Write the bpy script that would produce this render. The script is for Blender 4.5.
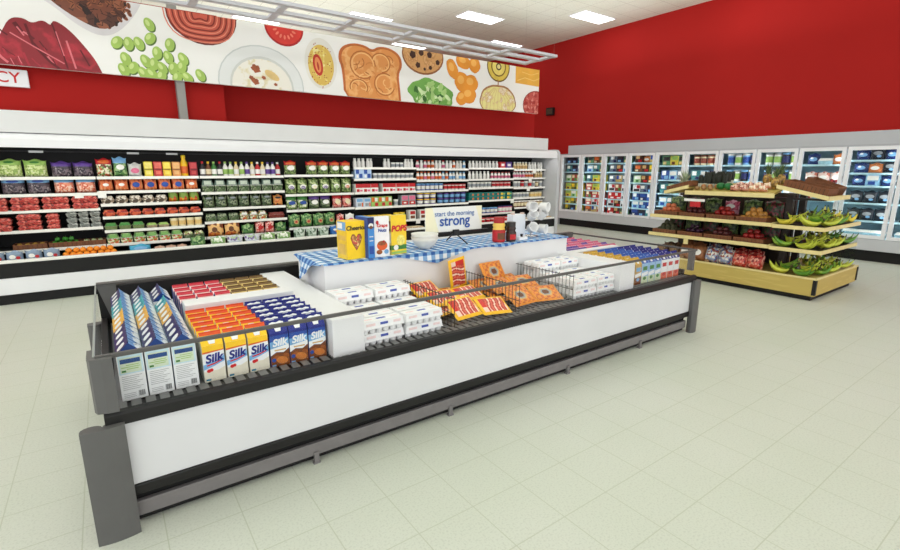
import bpy, bmesh, math, random
from mathutils import Vector, Matrix
random.seed(11)
for o in list(bpy.data.objects): bpy.data.objects.remove(o)
SC = bpy.context.scene
COL = SC.collection
PI = math.pi

# ------------------------------------------------------------------ camera
cam_d = bpy.data.cameras.new('camera'); cam_d.sensor_width = 36.0; cam_d.lens = 36.0*480.8/900
cam_d.clip_start = 0.05; cam_d.clip_end = 200
cam = bpy.data.objects.new('camera', cam_d); COL.objects.link(cam)
cam.matrix_world = Matrix(((0.8141381, 0.1238906, -0.5673009, .12), (-0.5806705, 0.1752808, -0.7950461, .06),
                           (0.0009382, 0.9766923, 0.2146424, 1.7), (0, 0, 0, 1)))
SC.camera = cam
# ------------------------------------------------------------------ world, exposure
W = bpy.data.worlds.new('world'); SC.world = W; W.use_nodes = True
W.node_tree.nodes['Background'].inputs[0].default_value = (0.96, 0.98, 1, 1)
W.node_tree.nodes['Background'].inputs[1].default_value = 1.6
# added fill lights with no fixture, facing up to brighten the ceiling
for n, (x, y, e) in enumerate(((-2.5, 6, 105), (4, 12.5, 130), (9, 7, 95), (3.5, 2, 95))):
    ld_ = bpy.data.lights.new('added_ceiling_fill', 'AREA'); ld_.shape = 'RECTANGLE'; ld_.size = 6; ld_.size_y = 7; ld_.energy = e; ld_.color = (.95, 1, .98)
    lo = bpy.data.objects.new('added_ceiling_fill', ld_); COL.objects.link(lo); lo.location = (x, y, 4.4); lo.rotation_euler = (PI, 0, 0)
SC.view_settings.view_transform = 'Standard'; SC.view_settings.look = 'None'
SC.view_settings.exposure = 0.16; SC.view_settings.gamma = 1.0; SC.view_settings.use_curve_mapping = False
TROFFER = 4.2      # strength of the ceiling lights
CASE_LAMP = 10.0    # lamps under the canopy of the wall case
FREEZER_LAMP = 15.0

# ------------------------------------------------------------------ materials
def lin(c):
    return tuple(((v/255)/12.92 if v/255 <= .04045 else ((v/255+.055)/1.055)**2.4) for v in c)
MATS = {}
def newmat(name):
    m = bpy.data.materials.new(name); m.use_nodes = True
    nt = m.node_tree; b = nt.nodes['Principled BSDF']
    return m, nt, b
def M(name, rgb=None, rough=.5, var=.07, scale=25, metal=0, bump=0, spec=.4):
    if name in MATS: return MATS[name]
    m, nt, b = newmat(name); c = lin(rgb)
    n = nt.nodes.new('ShaderNodeTexNoise'); n.inputs['Scale'].default_value = scale; n.inputs['Detail'].default_value = 3
    t = nt.nodes.new('ShaderNodeTexCoord'); nt.links.new(t.outputs['Object'], n.inputs['Vector'])
    r = nt.nodes.new('ShaderNodeValToRGB'); nt.links.new(n.outputs['Fac'], r.inputs['Fac'])
    r.color_ramp.elements[0].position = .3; r.color_ramp.elements[1].position = .7
    r.color_ramp.elements[0].color = (*[v*(1-var) for v in c], 1); r.color_ramp.elements[1].color = (*[min(1, v*(1+var)) for v in c], 1)
    nt.links.new(r.outputs['Color'], b.inputs['Base Color'])
    b.inputs['Roughness'].default_value = rough; b.inputs['Metallic'].default_value = metal; b.inputs['Specular IOR Level'].default_value = spec
    if bump:
        bp = nt.nodes.new('ShaderNodeBump'); bp.inputs['Strength'].default_value = bump; bp.inputs['Distance'].default_value = .01
        nt.links.new(n.outputs['Fac'], bp.inputs['Height']); nt.links.new(bp.outputs['Normal'], b.inputs['Normal'])
    MATS[name] = m; return m
def MP(name, cols, scale=30, kind='voronoi', rough=.35, bump=.3, stretch=(1, 1, 1), dist=0):
    """mottled material: several colours in cells, specks or bands"""
    if name in MATS: return MATS[name]
    m, nt, b = newmat(name)
    t = nt.nodes.new('ShaderNodeTexCoord'); mp = nt.nodes.new('ShaderNodeMapping'); mp.inputs['Scale'].default_value = stretch
    nt.links.new(t.outputs['Object'], mp.inputs['Vector'])
    if kind == 'voronoi':
        n = nt.nodes.new('ShaderNodeTexVoronoi'); n.inputs['Scale'].default_value = scale; fac = n.outputs['Color']; h = n.outputs['Distance']
    elif kind == 'wave':
        n = nt.nodes.new('ShaderNodeTexWave'); n.inputs['Scale'].default_value = scale; n.inputs['Distortion'].default_value = dist; fac = n.outputs['Fac']; h = fac
    else:
        n = nt.nodes.new('ShaderNodeTexNoise'); n.inputs['Scale'].default_value = scale; n.inputs['Detail'].default_value = 4; fac = n.outputs['Fac']; h = fac
    nt.links.new(mp.outputs['Vector'], n.inputs['Vector'])
    r = nt.nodes.new('ShaderNodeValToRGB'); r.color_ramp.interpolation = 'CONSTANT' if kind == 'voronoi' else 'LINEAR'
    e = r.color_ramp.elements; k = len(cols)
    lo, hi = (0, 1) if kind != 'noise' else (.28, .55)
    e[0].position = lo; e[0].color = (*lin(cols[0]), 1)
    e[1].position = lo+(hi-lo)*(k-1)/k; e[1].color = (*lin(cols[-1]), 1)
    for i in range(1, k-1):
        x = e.new(lo+(hi-lo)*i/k); x.color = (*lin(cols[i]), 1)
    nt.links.new(fac, r.inputs['Fac']); nt.links.new(r.outputs['Color'], b.inputs['Base Color'])
    b.inputs['Roughness'].default_value = rough
    if bump:
        bp = nt.nodes.new('ShaderNodeBump'); bp.inputs['Strength'].default_value = bump; bp.inputs['Distance'].default_value = .01
        nt.links.new(h, bp.inputs['Height']); nt.links.new(bp.outputs['Normal'], b.inputs['Normal'])
    MATS[name] = m; return m
def glassy(name, tint=(1, 1, 1), refl=.012):
    if name in MATS: return MATS[name]
    m, nt, b = newmat(name); nt.nodes.remove(b)
    out = nt.nodes['Material Output']; mx = nt.nodes.new('ShaderNodeMixShader'); tr = nt.nodes.new('ShaderNodeBsdfTransparent'); gl = nt.nodes.new('ShaderNodeBsdfGlossy')
    tr.inputs[0].default_value = (*tint, 1); gl.inputs['Roughness'].default_value = .05
    fr = nt.nodes.new('ShaderNodeFresnel'); fr.inputs[0].default_value = 1.3
    mu = nt.nodes.new('ShaderNodeMath'); mu.operation = 'MULTIPLY'; mu.inputs[1].default_value = refl*10
    nt.links.new(fr.outputs[0], mu.inputs[0]); nt.links.new(mu.outputs[0], mx.inputs[0])
    nt.links.new(tr.outputs[0], mx.inputs[1]); nt.links.new(gl.outputs[0], mx.inputs[2]); nt.links.new(mx.outputs[0], out.inputs['Surface'])
    MATS[name] = m; return m
def emit(name, rgb, s):
    if name in MATS: return MATS[name]
    m, nt, b = newmat(name); b.inputs['Base Color'].default_value = (.8, .8, .8, 1)
    b.inputs['Emission Color'].default_value = (*rgb, 1); b.inputs['Emission Strength'].default_value = s
    MATS[name] = m; return m
def grid_mat(name, c1, c2, seam, sx, sy, w, rough, ox=0, oy=0, speck=.05, sscale=60):
    """tiles with thin seams laid out in world metres"""
    m, nt, b = newmat(name); L = nt.links
    g = nt.nodes.new('ShaderNodeNewGeometry'); sp = nt.nodes.new('ShaderNodeSeparateXYZ'); L.new(g.outputs['Position'], sp.inputs[0])
    def mt(op, a, v=None):
        n = nt.nodes.new('ShaderNodeMath'); n.operation = op
        for i, q in enumerate((a, v)):
            if q is None: continue
            if isinstance(q, (int, float)): n.inputs[i].default_value = q
            else: L.new(q, n.inputs[i])
        return n.outputs[0]
    def edge(ax, s, o):
        f = mt('FRACT', mt('DIVIDE', mt('ADD', ax, 100*s-o), s))
        return mt('LESS_THAN', mt('MINIMUM', f, mt('SUBTRACT', 1.0, f)), w/s)
    e = mt('MAXIMUM', edge(sp.outputs[0], sx, ox), edge(sp.outputs[1], sy, oy))
    n = nt.nodes.new('ShaderNodeTexNoise'); n.inputs['Scale'].default_value = sscale; n.inputs['Detail'].default_value = 6; L.new(g.outputs['Position'], n.inputs['Vector'])
    n2 = nt.nodes.new('ShaderNodeTexNoise'); n2.inputs['Scale'].default_value = .7; L.new(g.outputs['Position'], n2.inputs['Vector'])
    r = nt.nodes.new('ShaderNodeValToRGB'); L.new(n2.outputs['Fac'], r.inputs['Fac'])
    r.color_ramp.elements[0].position = .35; r.color_ramp.elements[1].position = .65
    r.color_ramp.elements[0].color = (*lin(c1), 1); r.color_ramp.elements[1].color = (*lin(c2), 1)
    r2 = nt.nodes.new('ShaderNodeValToRGB'); L.new(n.outputs['Fac'], r2.inputs['Fac'])
    r2.color_ramp.elements[0].position = .36; r2.color_ramp.elements[1].position = .5
    r2.color_ramp.elements[0].color = (1-speck*2.2,)*3+(1,); r2.color_ramp.elements[1].color = (1, 1, 1, 1)
    mu = nt.nodes.new('ShaderNodeMix'); mu.data_type = 'RGBA'; mu.blend_type = 'MULTIPLY'; mu.inputs[0].default_value = 1
    L.new(r.outputs[0], mu.inputs[6]); L.new(r2.outputs[0], mu.inputs[7])
    mx = nt.nodes.new('ShaderNodeMix'); mx.data_type = 'RGBA'; L.new(e, mx.inputs[0]); L.new(mu.outputs[2], mx.inputs[6]); mx.inputs[7].default_value = (*lin(seam), 1)
    L.new(mx.outputs[2], b.inputs['Base Color']); b.inputs['Roughness'].default_value = rough; b.inputs['Specular IOR Level'].default_value = .25
    return m

# ------------------------------------------------------------------ mesh building
class MB:
    def __init__(s): s.v = []; s.f = []; s.m = []; s.sm = []; s.mats = []
    def mi(s, mat):
        if mat not in s.mats: s.mats.append(mat)
        return s.mats.index(mat)
    def add(s, vs, fs, mat, smooth=False, T=None):
        b = len(s.v); s.v += [tuple(T @ Vector(p)) if T else tuple(p) for p in vs]; k = s.mi(mat)
        for f in fs: s.f.append([b+i for i in f]); s.m.append(k); s.sm.append(smooth)
        return s
    def box(s, x0, x1, y0, y1, z0, z1, mat, T=None, taper=0):
        a = taper
        vs = [(x0, y0, z0), (x1, y0, z0), (x1, y1, z0), (x0, y1, z0), (x0+a, y0+a, z1), (x1-a, y0+a, z1), (x1-a, y1-a, z1), (x0+a, y1-a, z1)]
        return s.add(vs, [(3, 2, 1, 0), (4, 5, 6, 7), (0, 1, 5, 4), (1, 2, 6, 5), (2, 3, 7, 6), (3, 0, 4, 7)], mat, T=T)
    def prism(s, poly, ax, a, b, mat, smooth=False):
        """poly of 2-D points extruded along axis ax ('x': poly is (y,z); 'y': (x,z); 'z': (x,y))"""
        def P(p, t): return {'x': (t, p[0], p[1]), 'y': (p[0], t, p[1]), 'z': (p[0], p[1], t)}[ax]
        n = len(poly); vs = [P(p, a) for p in poly]+[P(p, b) for p in poly]
        fs = [(i, (i+1) % n, n+(i+1) % n, n+i) for i in range(n)]
        s.add(vs, fs, mat, smooth)
        return s.add(vs, [tuple(range(n-1, -1, -1)), tuple(range(n, 2*n))], mat, False)
    def lathe(s, prof, n=14, mat=None, c=(0, 0, 0), T=None, smooth=True, cap=True):
        vs = []; fs = []
        for r, z in prof:
            for i in range(n): a = 2*PI*i/n; vs.append((c[0]+r*math.cos(a), c[1]+r*math.sin(a), c[2]+z))
        for k in range(len(prof)-1):
            for i in range(n): j = (i+1) % n; fs.append((k*n+i, k*n+j, (k+1)*n+j, (k+1)*n+i))
        s.add(vs, fs, mat, smooth, T)
        if cap:
            if prof[0][0] > 1e-4: s.add(vs[:n], [tuple(range(n-1, -1, -1))], mat, False, T)
            if prof[-1][0] > 1e-4: s.add(vs[-n:], [tuple(range(n))], mat, False, T)
        return s
    def ell(s, c, r, mat, n=12, m=8, T=None):
        prof = [(math.sin(PI*i/m), -math.cos(PI*i/m)) for i in range(m+1)]
        vs = []; fs = []
        for pr, z in prof:
            for i in range(n): a = 2*PI*i/n; vs.append((c[0]+r[0]*pr*math.cos(a), c[1]+r[1]*pr*math.sin(a), c[2]+r[2]*z))
        for k in range(m):
            for i in range(n): j = (i+1) % n; fs.append((k*n+i, k*n+j, (k+1)*n+j, (k+1)*n+i))
        return s.add(vs, fs, mat, True, T)
    def tube(s, pts, rad, mat, n=8, T=None):
        pts = [Vector(p) for p in pts]
        if not isinstance(rad, (list, tuple)): rad = [rad]*len(pts)
        vs = []; fs = []; up = Vector((0.13, 0.31, .94))
        for k, p in enumerate(pts):
            d = (pts[min(k+1, len(pts)-1)]-pts[max(k-1, 0)]).normalized()
            a = d.cross(up)
            if a.length < .05: a = d.cross(Vector((1, 0, 0)))
            a.normalize(); b = d.cross(a)
            for i in range(n): t = 2*PI*i/n; vs.append(p+rad[k]*(a*math.cos(t)+b*math.sin(t)))
        for k in range(len(pts)-1):
            for i in range(n): j = (i+1) % n; fs.append((k*n+i, k*n+j, (k+1)*n+j, (k+1)*n+i))
        s.add(vs, fs, mat, True, T)
        return s.add(vs[:n]+vs[-n:], [tuple(range(n-1, -1, -1)), tuple(range(n, 2*n))], mat, False, T)
    def poly(s, pts, mat, T=None): return s.add(pts, [tuple(range(len(pts)))], mat, T=T)
    def fr(s, pts, mat, y): return s.poly([(x, y, z) for x, z in pts], mat)           # flat patch facing -Y
    def frbox(s, x0, x1, z0, z1, mat, y): return s.fr([(x0, z0), (x1, z0), (x1, z1), (x0, z1)], mat, y)
    def frell(s, cx, cz, rx, rz, mat, y, n=16, rot=0):
        c, q = math.cos(rot), math.sin(rot)
        return s.fr([(cx+rx*math.cos(2*PI*i/n)*c-rz*math.sin(2*PI*i/n)*q, cz+rx*math.cos(2*PI*i/n)*q+rz*math.sin(2*PI*i/n)*c) for i in range(n)], mat, y)
    def surf(s, fn, nu, nv, mat, smooth=True, matfn=None, T=None):
        vs = [fn(i/nu, j/nv) for j in range(nv+1) for i in range(nu+1)]
        for j in range(nv):
            pass
        b = len(s.v); s.v += [tuple(T @ Vector(p)) if T else tuple(p) for p in vs]
        for j in range(nv):
            for i in range(nu):
                s.f.append([b+j*(nu+1)+i, b+j*(nu+1)+i+1, b+(j+1)*(nu+1)+i+1, b+(j+1)*(nu+1)+i])
                s.m.append(s.mi(matfn((i+.5)/nu, (j+.5)/nv) if matfn else mat)); s.sm.append(smooth)
        return s
    def mesh(s, name, bevel=0, seg=2):
        me = bpy.data.meshes.new(name); me.from_pydata(s.v, [], s.f)
        for m in s.mats: me.materials.append(m)
        me.polygons.foreach_set('material_index', s.m); me.polygons.foreach_set('use_smooth', s.sm)
        if bevel:
            bm = bmesh.new(); bm.from_mesh(me); bmesh.ops.remove_doubles(bm, verts=bm.verts, dist=1e-5)
            ed = [e for e in bm.edges if len(e.link_faces) == 2 and e.calc_face_angle(0) > .6]
            bmesh.ops.bevel(bm, geom=ed, offset=bevel, segments=seg, profile=.5, affect='EDGES', clamp_overlap=True); bm.to_mesh(me); bm.free()
        me.update(); return me
def text_mesh(txt, size, mat, shear=0, bold=0, align='CENTER', ext=.0006, T=None):
    """lettering standing upright in the XZ plane, facing -Y"""
    cu = bpy.data.curves.new('t', 'FONT'); cu.body = txt; cu.size = size; cu.shear = shear; cu.offset = bold; cu.align_x = align; cu.align_y = 'CENTER'; cu.extrude = ext; cu.resolution_u = 4
    o = bpy.data.objects.new('t', cu); COL.objects.link(o)
    bpy.context.view_layer.update()
    me = bpy.data.meshes.new_from_object(o.evaluated_get(bpy.context.evaluated_depsgraph_get()))
    bpy.data.objects.remove(o); bpy.data.curves.remove(cu)
    me.materials.clear(); me.materials.append(mat)
    me.transform(Matrix.Rotation(PI/2, 4, 'X'))
    if T: me.transform(T)
    return me

# ------------------------------------------------------------------ objects
def link(name, me, parent=None, loc=None):
    o = bpy.data.objects.new(name, me); COL.objects.link(o)
    if parent: o.parent = parent
    if loc: o.location = loc
    return o
def struct(name, mb, bevel=0):
    o = link(name, mb.mesh(name, bevel)); o['kind'] = 'structure'; return o
def tag(o, label, cat, group=None):
    o['label'] = label; o['category'] = cat
    if group: o['group'] = group
    return o
def thing(name, label, cat, loc=(0, 0, 0), group=None):
    o = bpy.data.objects.new(name, None); o.empty_display_size = .05; COL.objects.link(o); o.location = loc
    return tag(o, label, cat, group)
KINDS = {}
def kind(key, parts):
    """parts: one mesh, or a list of (part name, mesh[, sub-parts])"""
    KINDS[key] = parts
def place(key, name, cat, loc, rz=0, rx=0, ry=0, sc=1, label=None, group=None):
    p = KINDS[key]
    o = bpy.data.objects.new(name, p if isinstance(p, bpy.types.Mesh) else None); COL.objects.link(o)
    o.location = loc; o.rotation_euler = (rx, ry, rz); o.scale = (sc, sc, sc) if isinstance(sc, (int, float)) else sc
    if not isinstance(p, bpy.types.Mesh):
        o.empty_display_size = .05
        for q in p:
            c = link(q[0], q[1], o)
            if len(q) > 2:
                for s in q[2]: link(s[0], s[1], c)
    if label: o['label'] = label
    o['category'] = cat
    if group: o['group'] = group
    return o
ORD = ['first', 'second', 'third', 'fourth', 'fifth', 'sixth', 'seventh', 'eighth', 'ninth', 'tenth', 'eleventh', 'twelfth', 'thirteenth', 'fourteenth', 'fifteenth', 'sixteenth', 'seventeenth', 'eighteenth']
PENDING = []
def later(o, desc, where, key, how='from left'):
    PENDING.append((o, desc, where, key, how))
def finish_labels():
    g = {}
    for p in PENDING: g.setdefault((p[1], p[2]), []).append(p)
    for (d, w), l in g.items():
        l.sort(key=lambda p: p[3])
        for i, p in enumerate(l):
            p[0]['label'] = f'{d}, {w}' if len(l) == 1 else f'{d}, {ORD[i] if i < len(ORD) else "last"} {p[4]}, {w}'

# ------------------------------------------------------------------ common materials
white = M('white_enamel', (238, 238, 241), .38, .02, 3)
offwhite = M('off_white_panel', (222, 222, 223), .45, .02, 3)
black = M('black_rubber', (17, 15, 15), .45, .15, 12)
blackin = M('black_interior', (11, 10, 10), .6, .2, 6)
grey = M('grey_plastic', (92, 91, 90), .5, .05, 8)
lgrey = M('light_grey_metal', (176, 177, 181), .45, .03, 4)
mgrey = M('kick_rail_grey', (118, 114, 114), .4, .08, 10)
chrome = M('chrome', (190, 190, 192), .2, .05, 10, metal=1)
wire = M('dark_wire', (70, 66, 62), .4, .1, 30, metal=.4)
red = M('red_wall_paint', (171, 34, 31), .7, .03, .6, spec=.1)
pricew = M('price_strip_white', (244, 243, 236), .4, .03, 14)
glass = glassy('clear_glass'); film = glassy('clear_film', (.95, .97, .96), .06)

# ================================================================== SETTING
fl = MB().box(-7, 14.2, -5, 18.2, -.06, 0, grid_mat('floor_tiles', (199, 203, 189), (204, 206, 195), (182, 186, 168), .327, .325, .0026, .42, ox=.169, oy=.13, speck=.05, sscale=95))
struct('floor', fl)
cl = MB().box(-7, 14.2, -5, 18.2, 5.7, 5.8, grid_mat('ceiling_tiles', (224, 227, 211), (229, 231, 217), (190, 190, 175), .61, .61, .006, .9, ox=.25, oy=.2, speck=.05, sscale=30))
struct('ceiling', cl)
struct('wall_right', MB().box(12.7, 12.9, -5, 18, 0, 5.7, red))
struct('wall_back', MB().box(-7, 12.7, 18.0, 18.2, 0, 5.7, red))
struct('wall_left', MB().box(-7, 2.0, 9.28, 9.95, 0, 4.15, red).box(2.0, 9.85, 9.78, 9.95, 0, 4.15, red))
struct('trim_1', MB().box(1.28, 1.40, 9.13, 9.28, 0, 5.7, M('grey_column', (150, 148, 144), .5, .04, 6)), .004)

# ceiling lights, in a checkerboard
ld = emit('light_diffuser', (.98, .99, 1), TROFFER)
fm = MB().box(-.63, .63, -.29, .29, -.02, -.002, white); dm = MB()
for k in (-1, 0, 1): dm.box(-.59, .59, k*.18-.08, k*.18+.08, -.027, -.0205, ld)
kind('ceiling_light', [('frame', fm.mesh('frame')), ('diffuser', dm.mesh('diffuser'))])
seen = {(0, 0): 'far left, above the red mince print', (1, 1): 'above the toast print', (2, 2): 'above the cookie print, near the image top',
        (3, 3): 'on the right, beside the red wall', (2, 0): 'low above the toast and cookie prints', (3, 1): 'low at the end of the hanging frame'}
for i in range(-4, 4):
    for j in range(-1, 10):
        if (i+j) % 2: continue
        x, y = 4.14+2.425*i, 14.68-1.79*j
        lab = seen.get((i, j))
        if lab: lab = 'bright recessed ceiling light '+lab
        else: lab = 'bright recessed ceiling light outside the photo, one of the store grid'
        place('ceiling_light', 'ceiling_light', 'ceiling light', (x, y, 5.7), label=lab, group='recessed ceiling lights')

# hanging white ladder frame
hf = thing('hanging_frame', 'white ladder-like frame hanging below the ceiling above the banner', 'ceiling frame', (0, 0, 0))
fw = M('frame_white', (206, 206, 213), .5, .02, 4)
for y in (7.86, 8.3, 8.74): link('rail', MB().box(-3, 8.5, y-.055, y+.055, 4.07, 4.12, fw).mesh('rail', .004), hf)
for k in range(10):
    x = 8.44-1.15*k; link('crossbar', MB().box(x-.055, x+.055, 7.92, 8.68, 4.075, 4.115, fw).mesh('crossbar'), hf)
for k in (0, 3, 6, 9):
    x = 8.44-1.15*k
    for y in (7.86, 8.74): link('hanger_rod', MB().tube([(x, y, 4.11), (x, y, 5.7)], .0012, M('rod_wire', (170, 160, 146), .5, .05, 9), 6).mesh('hanger_rod'), hf)

# ================================================================== FOOD BANNER
bn = thing('food_banner', 'long white banner printed with large foods across the red wall', 'banner')
BY, BX0, BX1, BZ0, BZ1 = 9.07, -2.76, 9.25, 3.06, 4.085
paper = M('banner_white', (246, 245, 241), .5, .01, 2)
link('panel', MB().box(BX0, BX1, BY, 9.13, BZ0, BZ1, paper).mesh('panel'), bn)
K = 9.25/9.0
def clip(poly):
    def cut(p, ins, inter):
        o = []
        for i in range(len(p)):
            a, b = p[i-1], p[i]
            if ins(b):
                if not ins(a): o.append(inter(a, b))
                o.append(b)
            elif ins(a): o.append(inter(a, b))
        return o
    for lo, ax, v in ((1, 0, BX0), (0, 0, BX1), (1, 1, BZ0), (0, 1, BZ1)):
        if not poly: return poly
        ins = (lambda q: q[ax] >= v) if lo else (lambda q: q[ax] <= v)
        def inter(a, b):
            t = (v-a[ax])/(b[ax]-a[ax]); r = [a[0]+t*(b[0]-a[0]), a[1]+t*(b[1]-a[1])]; r[ax] = v; return tuple(r)
        poly = cut(poly, ins, inter)
    return poly
class Print:
    def __init__(s, name): s.mb = MB(); s.n = name
    n_ = 0
    def smooth(s, pts, mat, lay, it=2):
        for _ in range(it):
            q = []
            for a, b in zip(pts, pts[1:]+pts[:1]): q += [(.75*a[0]+.25*b[0], .75*a[1]+.25*b[1]), (.25*a[0]+.75*b[0], .25*a[1]+.75*b[1])]
            pts = q
        return s.poly(pts, mat, lay)
    def poly(s, pts, mat, lay):
        s.n_ += 1; lay = lay+s.n_*.004
        p = clip([(x*K*.99-.19, 1.7+(z-1.7)*K) for x, z in pts])
        if len(p) > 2: s.mb.fr(p, mat, BY-.0012*lay)
        return s
    def ell(s, cx, cz, rx, rz, mat, lay, rot=0, n=28, wob=0):
        c, q = math.cos(rot), math.sin(rot); pts = []
        for i in range(n):
            a = 2*PI*i/n; w = 1+wob*math.sin(5*a+cx*9)+wob*.6*math.sin(9*a+cz*7)
            x, z = rx*w*math.cos(a), rz*w*math.sin(a); pts.append((cx+x*c-z*q, cz+x*q+z*c))
        return s.poly(pts, mat, lay)
    def line(s, pts, w, mat, lay):
        for a, b in zip(pts, pts[1:]):
            d = Vector((b[0]-a[0], b[1]-a[1])).normalized()*w/2; n = (-d.y, d.x)
            s.poly([(a[0]+n[0], a[1]+n[1]), (a[0]-n[0], a[1]-n[1]), (b[0]-n[0], b[1]-n[1]), (b[0]+n[0], b[1]+n[1])], mat, lay)
        return s
    def done(s): link(s.n, s.mb.mesh(s.n), bn)
P = Print('raw_meat_print')
meat = MP('print_raw_meat', [(120, 12, 26), (150, 18, 34), (178, 30, 48), (140, 14, 30)], 3.2, 'noise', .4, 0)
mdk = M('print_meat_dark', (98, 10, 22), .5, .1, 9); mlt = M('print_meat_light', (216, 110, 118), .5, .1, 9)
P.smooth([(-1.5, 2.9), (-1.45, 3.3), (-.95, 3.35), (-.62, 3.2), (-.5, 3.42), (-.4, 3.6), (-.26, 3.62), (-.18, 3.56), (-.06, 3.63), (.02, 3.56), (.05, 3.65), (.2, 3.56), (.36, 3.35), (.48, 3.15), (.55, 2.9)], meat, 1)
for k in range(16):
    x0, z0 = random.uniform(-.6, .3), random.uniform(3.1, 3.5); dx, dz = random.uniform(.02, .12), random.uniform(-.2, -.06)
    P.line([(x0, z0), (x0+dx*.5, z0+dz*.6), (x0+dx, z0+dz)], random.uniform(.006, .03), [mdk, mlt, M('print_meat_mid', (172, 40, 56), .5, .1, 9)][k % 3], 2)
P.line([(-.25, 3.55), (-.2, 3.3), (-.05, 3.1), (.05, 3.02)], .03, mdk, 2).line([(.03, 3.6), (.08, 3.35), (.13, 3.04)], .02, mdk, 2).line([(-.42, 3.42), (-.2, 3.28), (.1, 3.1)], .016, mlt, 2)
P.line([(.16, 3.4), (.22, 3.05)], .022, mlt, 2).line([(.06, 3.5), (.11, 3.2)], .012, mlt, 2).line([(.3, 3.3), (.38, 3.1)], .02, mdk, 2).line([(-.36, 3.55), (-.3, 3.44)], .05, mdk, 2).line([(-.34, 3.5), (-.28, 3.4)], .018, mlt, 3); P.done()
P = Print('coffee_bean_print')
bean = MP('print_coffee_beans', [(40, 18, 12), (82, 42, 28), (122, 66, 44), (150, 88, 60)], 9, 'voronoi', .4, 0)
P.smooth([(-.35, 4.3), (-.12, 3.92), (.05, 3.84), (.3, 3.62), (.56, 3.5), (.8, 3.6), (1.08, 3.95), (1.2, 4.3)], M('print_bag_paper', (226, 222, 224), .5, .05, 4), 1)
P.smooth([(-.3, 4.3), (.0, 3.92), (.3, 3.7), (.6, 3.58), (.84, 3.74), (.92, 4.0), (1.0, 4.3)], bean, 2)
bl_, bd_ = M('print_bean_light', (146, 86, 58), .5, .1, 9), M('print_bean_dark', (48, 22, 14), .5, .1, 9)
for x in range(18):
    for z in range(9):
        cx, cz = -.1+.065*x+random.uniform(-.02, .02), 3.6+.062*z+random.uniform(-.02, .02)
        if cz < 3.62 + abs(cx-.62)*.62 or cx > .95: continue
        a = random.uniform(0, PI); P.ell(cx, cz, .04, .026, random.choice([bl_, bean, bean]), 3, a, 10).line([(cx-.03*math.cos(a), cz-.03*math.sin(a)), (cx+.03*math.cos(a), cz+.03*math.sin(a))], .008, bd_, 4)
P.done()
P = Print('green_soybean_print')
ed1, ed2, ed3 = M('print_soy_green', (166, 198, 96), .5, .06, 6), M('print_soy_highlight', (206, 226, 144), .5, .04, 6), M('print_soy_shadow', (86, 116, 50), .5, .05, 6)
for cx, cz in [(.82, 3.25), (1.01, 3.48), (.88, 3.46), (1.17, 3.76), (1.16, 3.57), (1.41, 3.52), (1.23, 3.38), (1.37, 3.34), (1.07, 3.25), (1.17, 3.22), (1.27, 3.18), (1.42, 3.19), (1.57, 3.34), (1.54, 3.22), (1.79, 3.13), (.74, 3.46), (.9, 3.14), (1.02, 3.08), (1.13, 3.08), (1.25, 3.06), (1.6, 3.08), (1.46, 3.06), (.78, 3.1)]:
    a = random.uniform(.9, 2.4); P.ell(cx+.012, cz-.014, .095, .068, ed3, 1, a).ell(cx, cz, .092, .064, ed1, 2, a).ell(cx-.018, cz+.018, .045, .026, ed2, 3, a)
P.done()
P = Print('spiral_mince_print')
P.ell(1.9, 4.02, .5, .44, M('print_mince_edge', (110, 36, 26), .5, .1, 9), 1).ell(1.9, 4.03, .485, .425, M('print_mince', (206, 92, 72), .5, .12, 7), 2)
mi_d, mi_l = M('print_mince_dark', (132, 44, 32), .5, .1, 9), M('print_mince_light', (232, 138, 112), .5, .1, 9)
for r in (.1, .18, .26, .33, .4):
    P.line([(1.92+r*1.15*math.cos(a)-.05, 4.02+r*math.sin(a)+.03*math.sin(3*a)) for a in [PI+PI*i/14 for i in range(15)]], .02, mi_d, 3)
    P.line([(1.92+(r+.035)*1.15*math.cos(a)-.05, 4.02+(r+.035)*math.sin(a)+.03*math.sin(3*a)) for a in [PI+PI*i/14 for i in range(15)]], .016, mi_l, 4)
P.done()
P = Print('soup_plate_print')
P.ell(2.74, 3.08, .7, .61, M('print_plate_rim', (208, 212, 210), .5, .03, 3), 1).ell(2.74, 3.08, .68, .59, M('print_plate', (234, 236, 234), .5, .02, 3), 2).ell(2.74, 3.05, .52, .47, M('print_plate_well', (214, 216, 210), .5, .04, 3), 3).ell(2.74, 3.04, .49, .44, MP('print_cream_soup', [(240, 238, 226), (246, 244, 236), (226, 214, 170), (244, 240, 228)], 4, 'noise', .5, 0), 4)
nut = M('print_nut_brown', (160, 84, 48), .5, .25, 14)
for cx, cz, r in [(2.64, 3.32, .075), (2.76, 3.19, .035), (2.62, 3.12, .06), (2.95, 3.1, .03), (2.56, 3.17, .04)]: P.ell(cx, cz, r, r*.8, nut, 5, cx, wob=.12)
P.ell(2.9, 3.24, .13, .06, M('print_banana_slice', (226, 196, 130), .5, .1, 8), 5, -.5); P.done()
P = Print('tomato_slice_print')
P.ell(3.16, 4.03, .33, .3, M('print_tomato_skin', (178, 26, 26), .5, .08, 6), 1).ell(3.16, 4.03, .3, .27, M('print_tomato_flesh', (220, 58, 48), .5, .08, 6), 2)
tl = M('print_tomato_light', (240, 128, 104), .5, .1, 8)
for a in (3.5, 3.9, 4.3, 4.7, 5.1, 5.5, 5.9): P.ell(3.16+.17*math.cos(a), 4.03+.16*math.sin(a), .035, .018, tl, 3, a)
P.done()
P = Print('spiced_egg_print')
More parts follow.
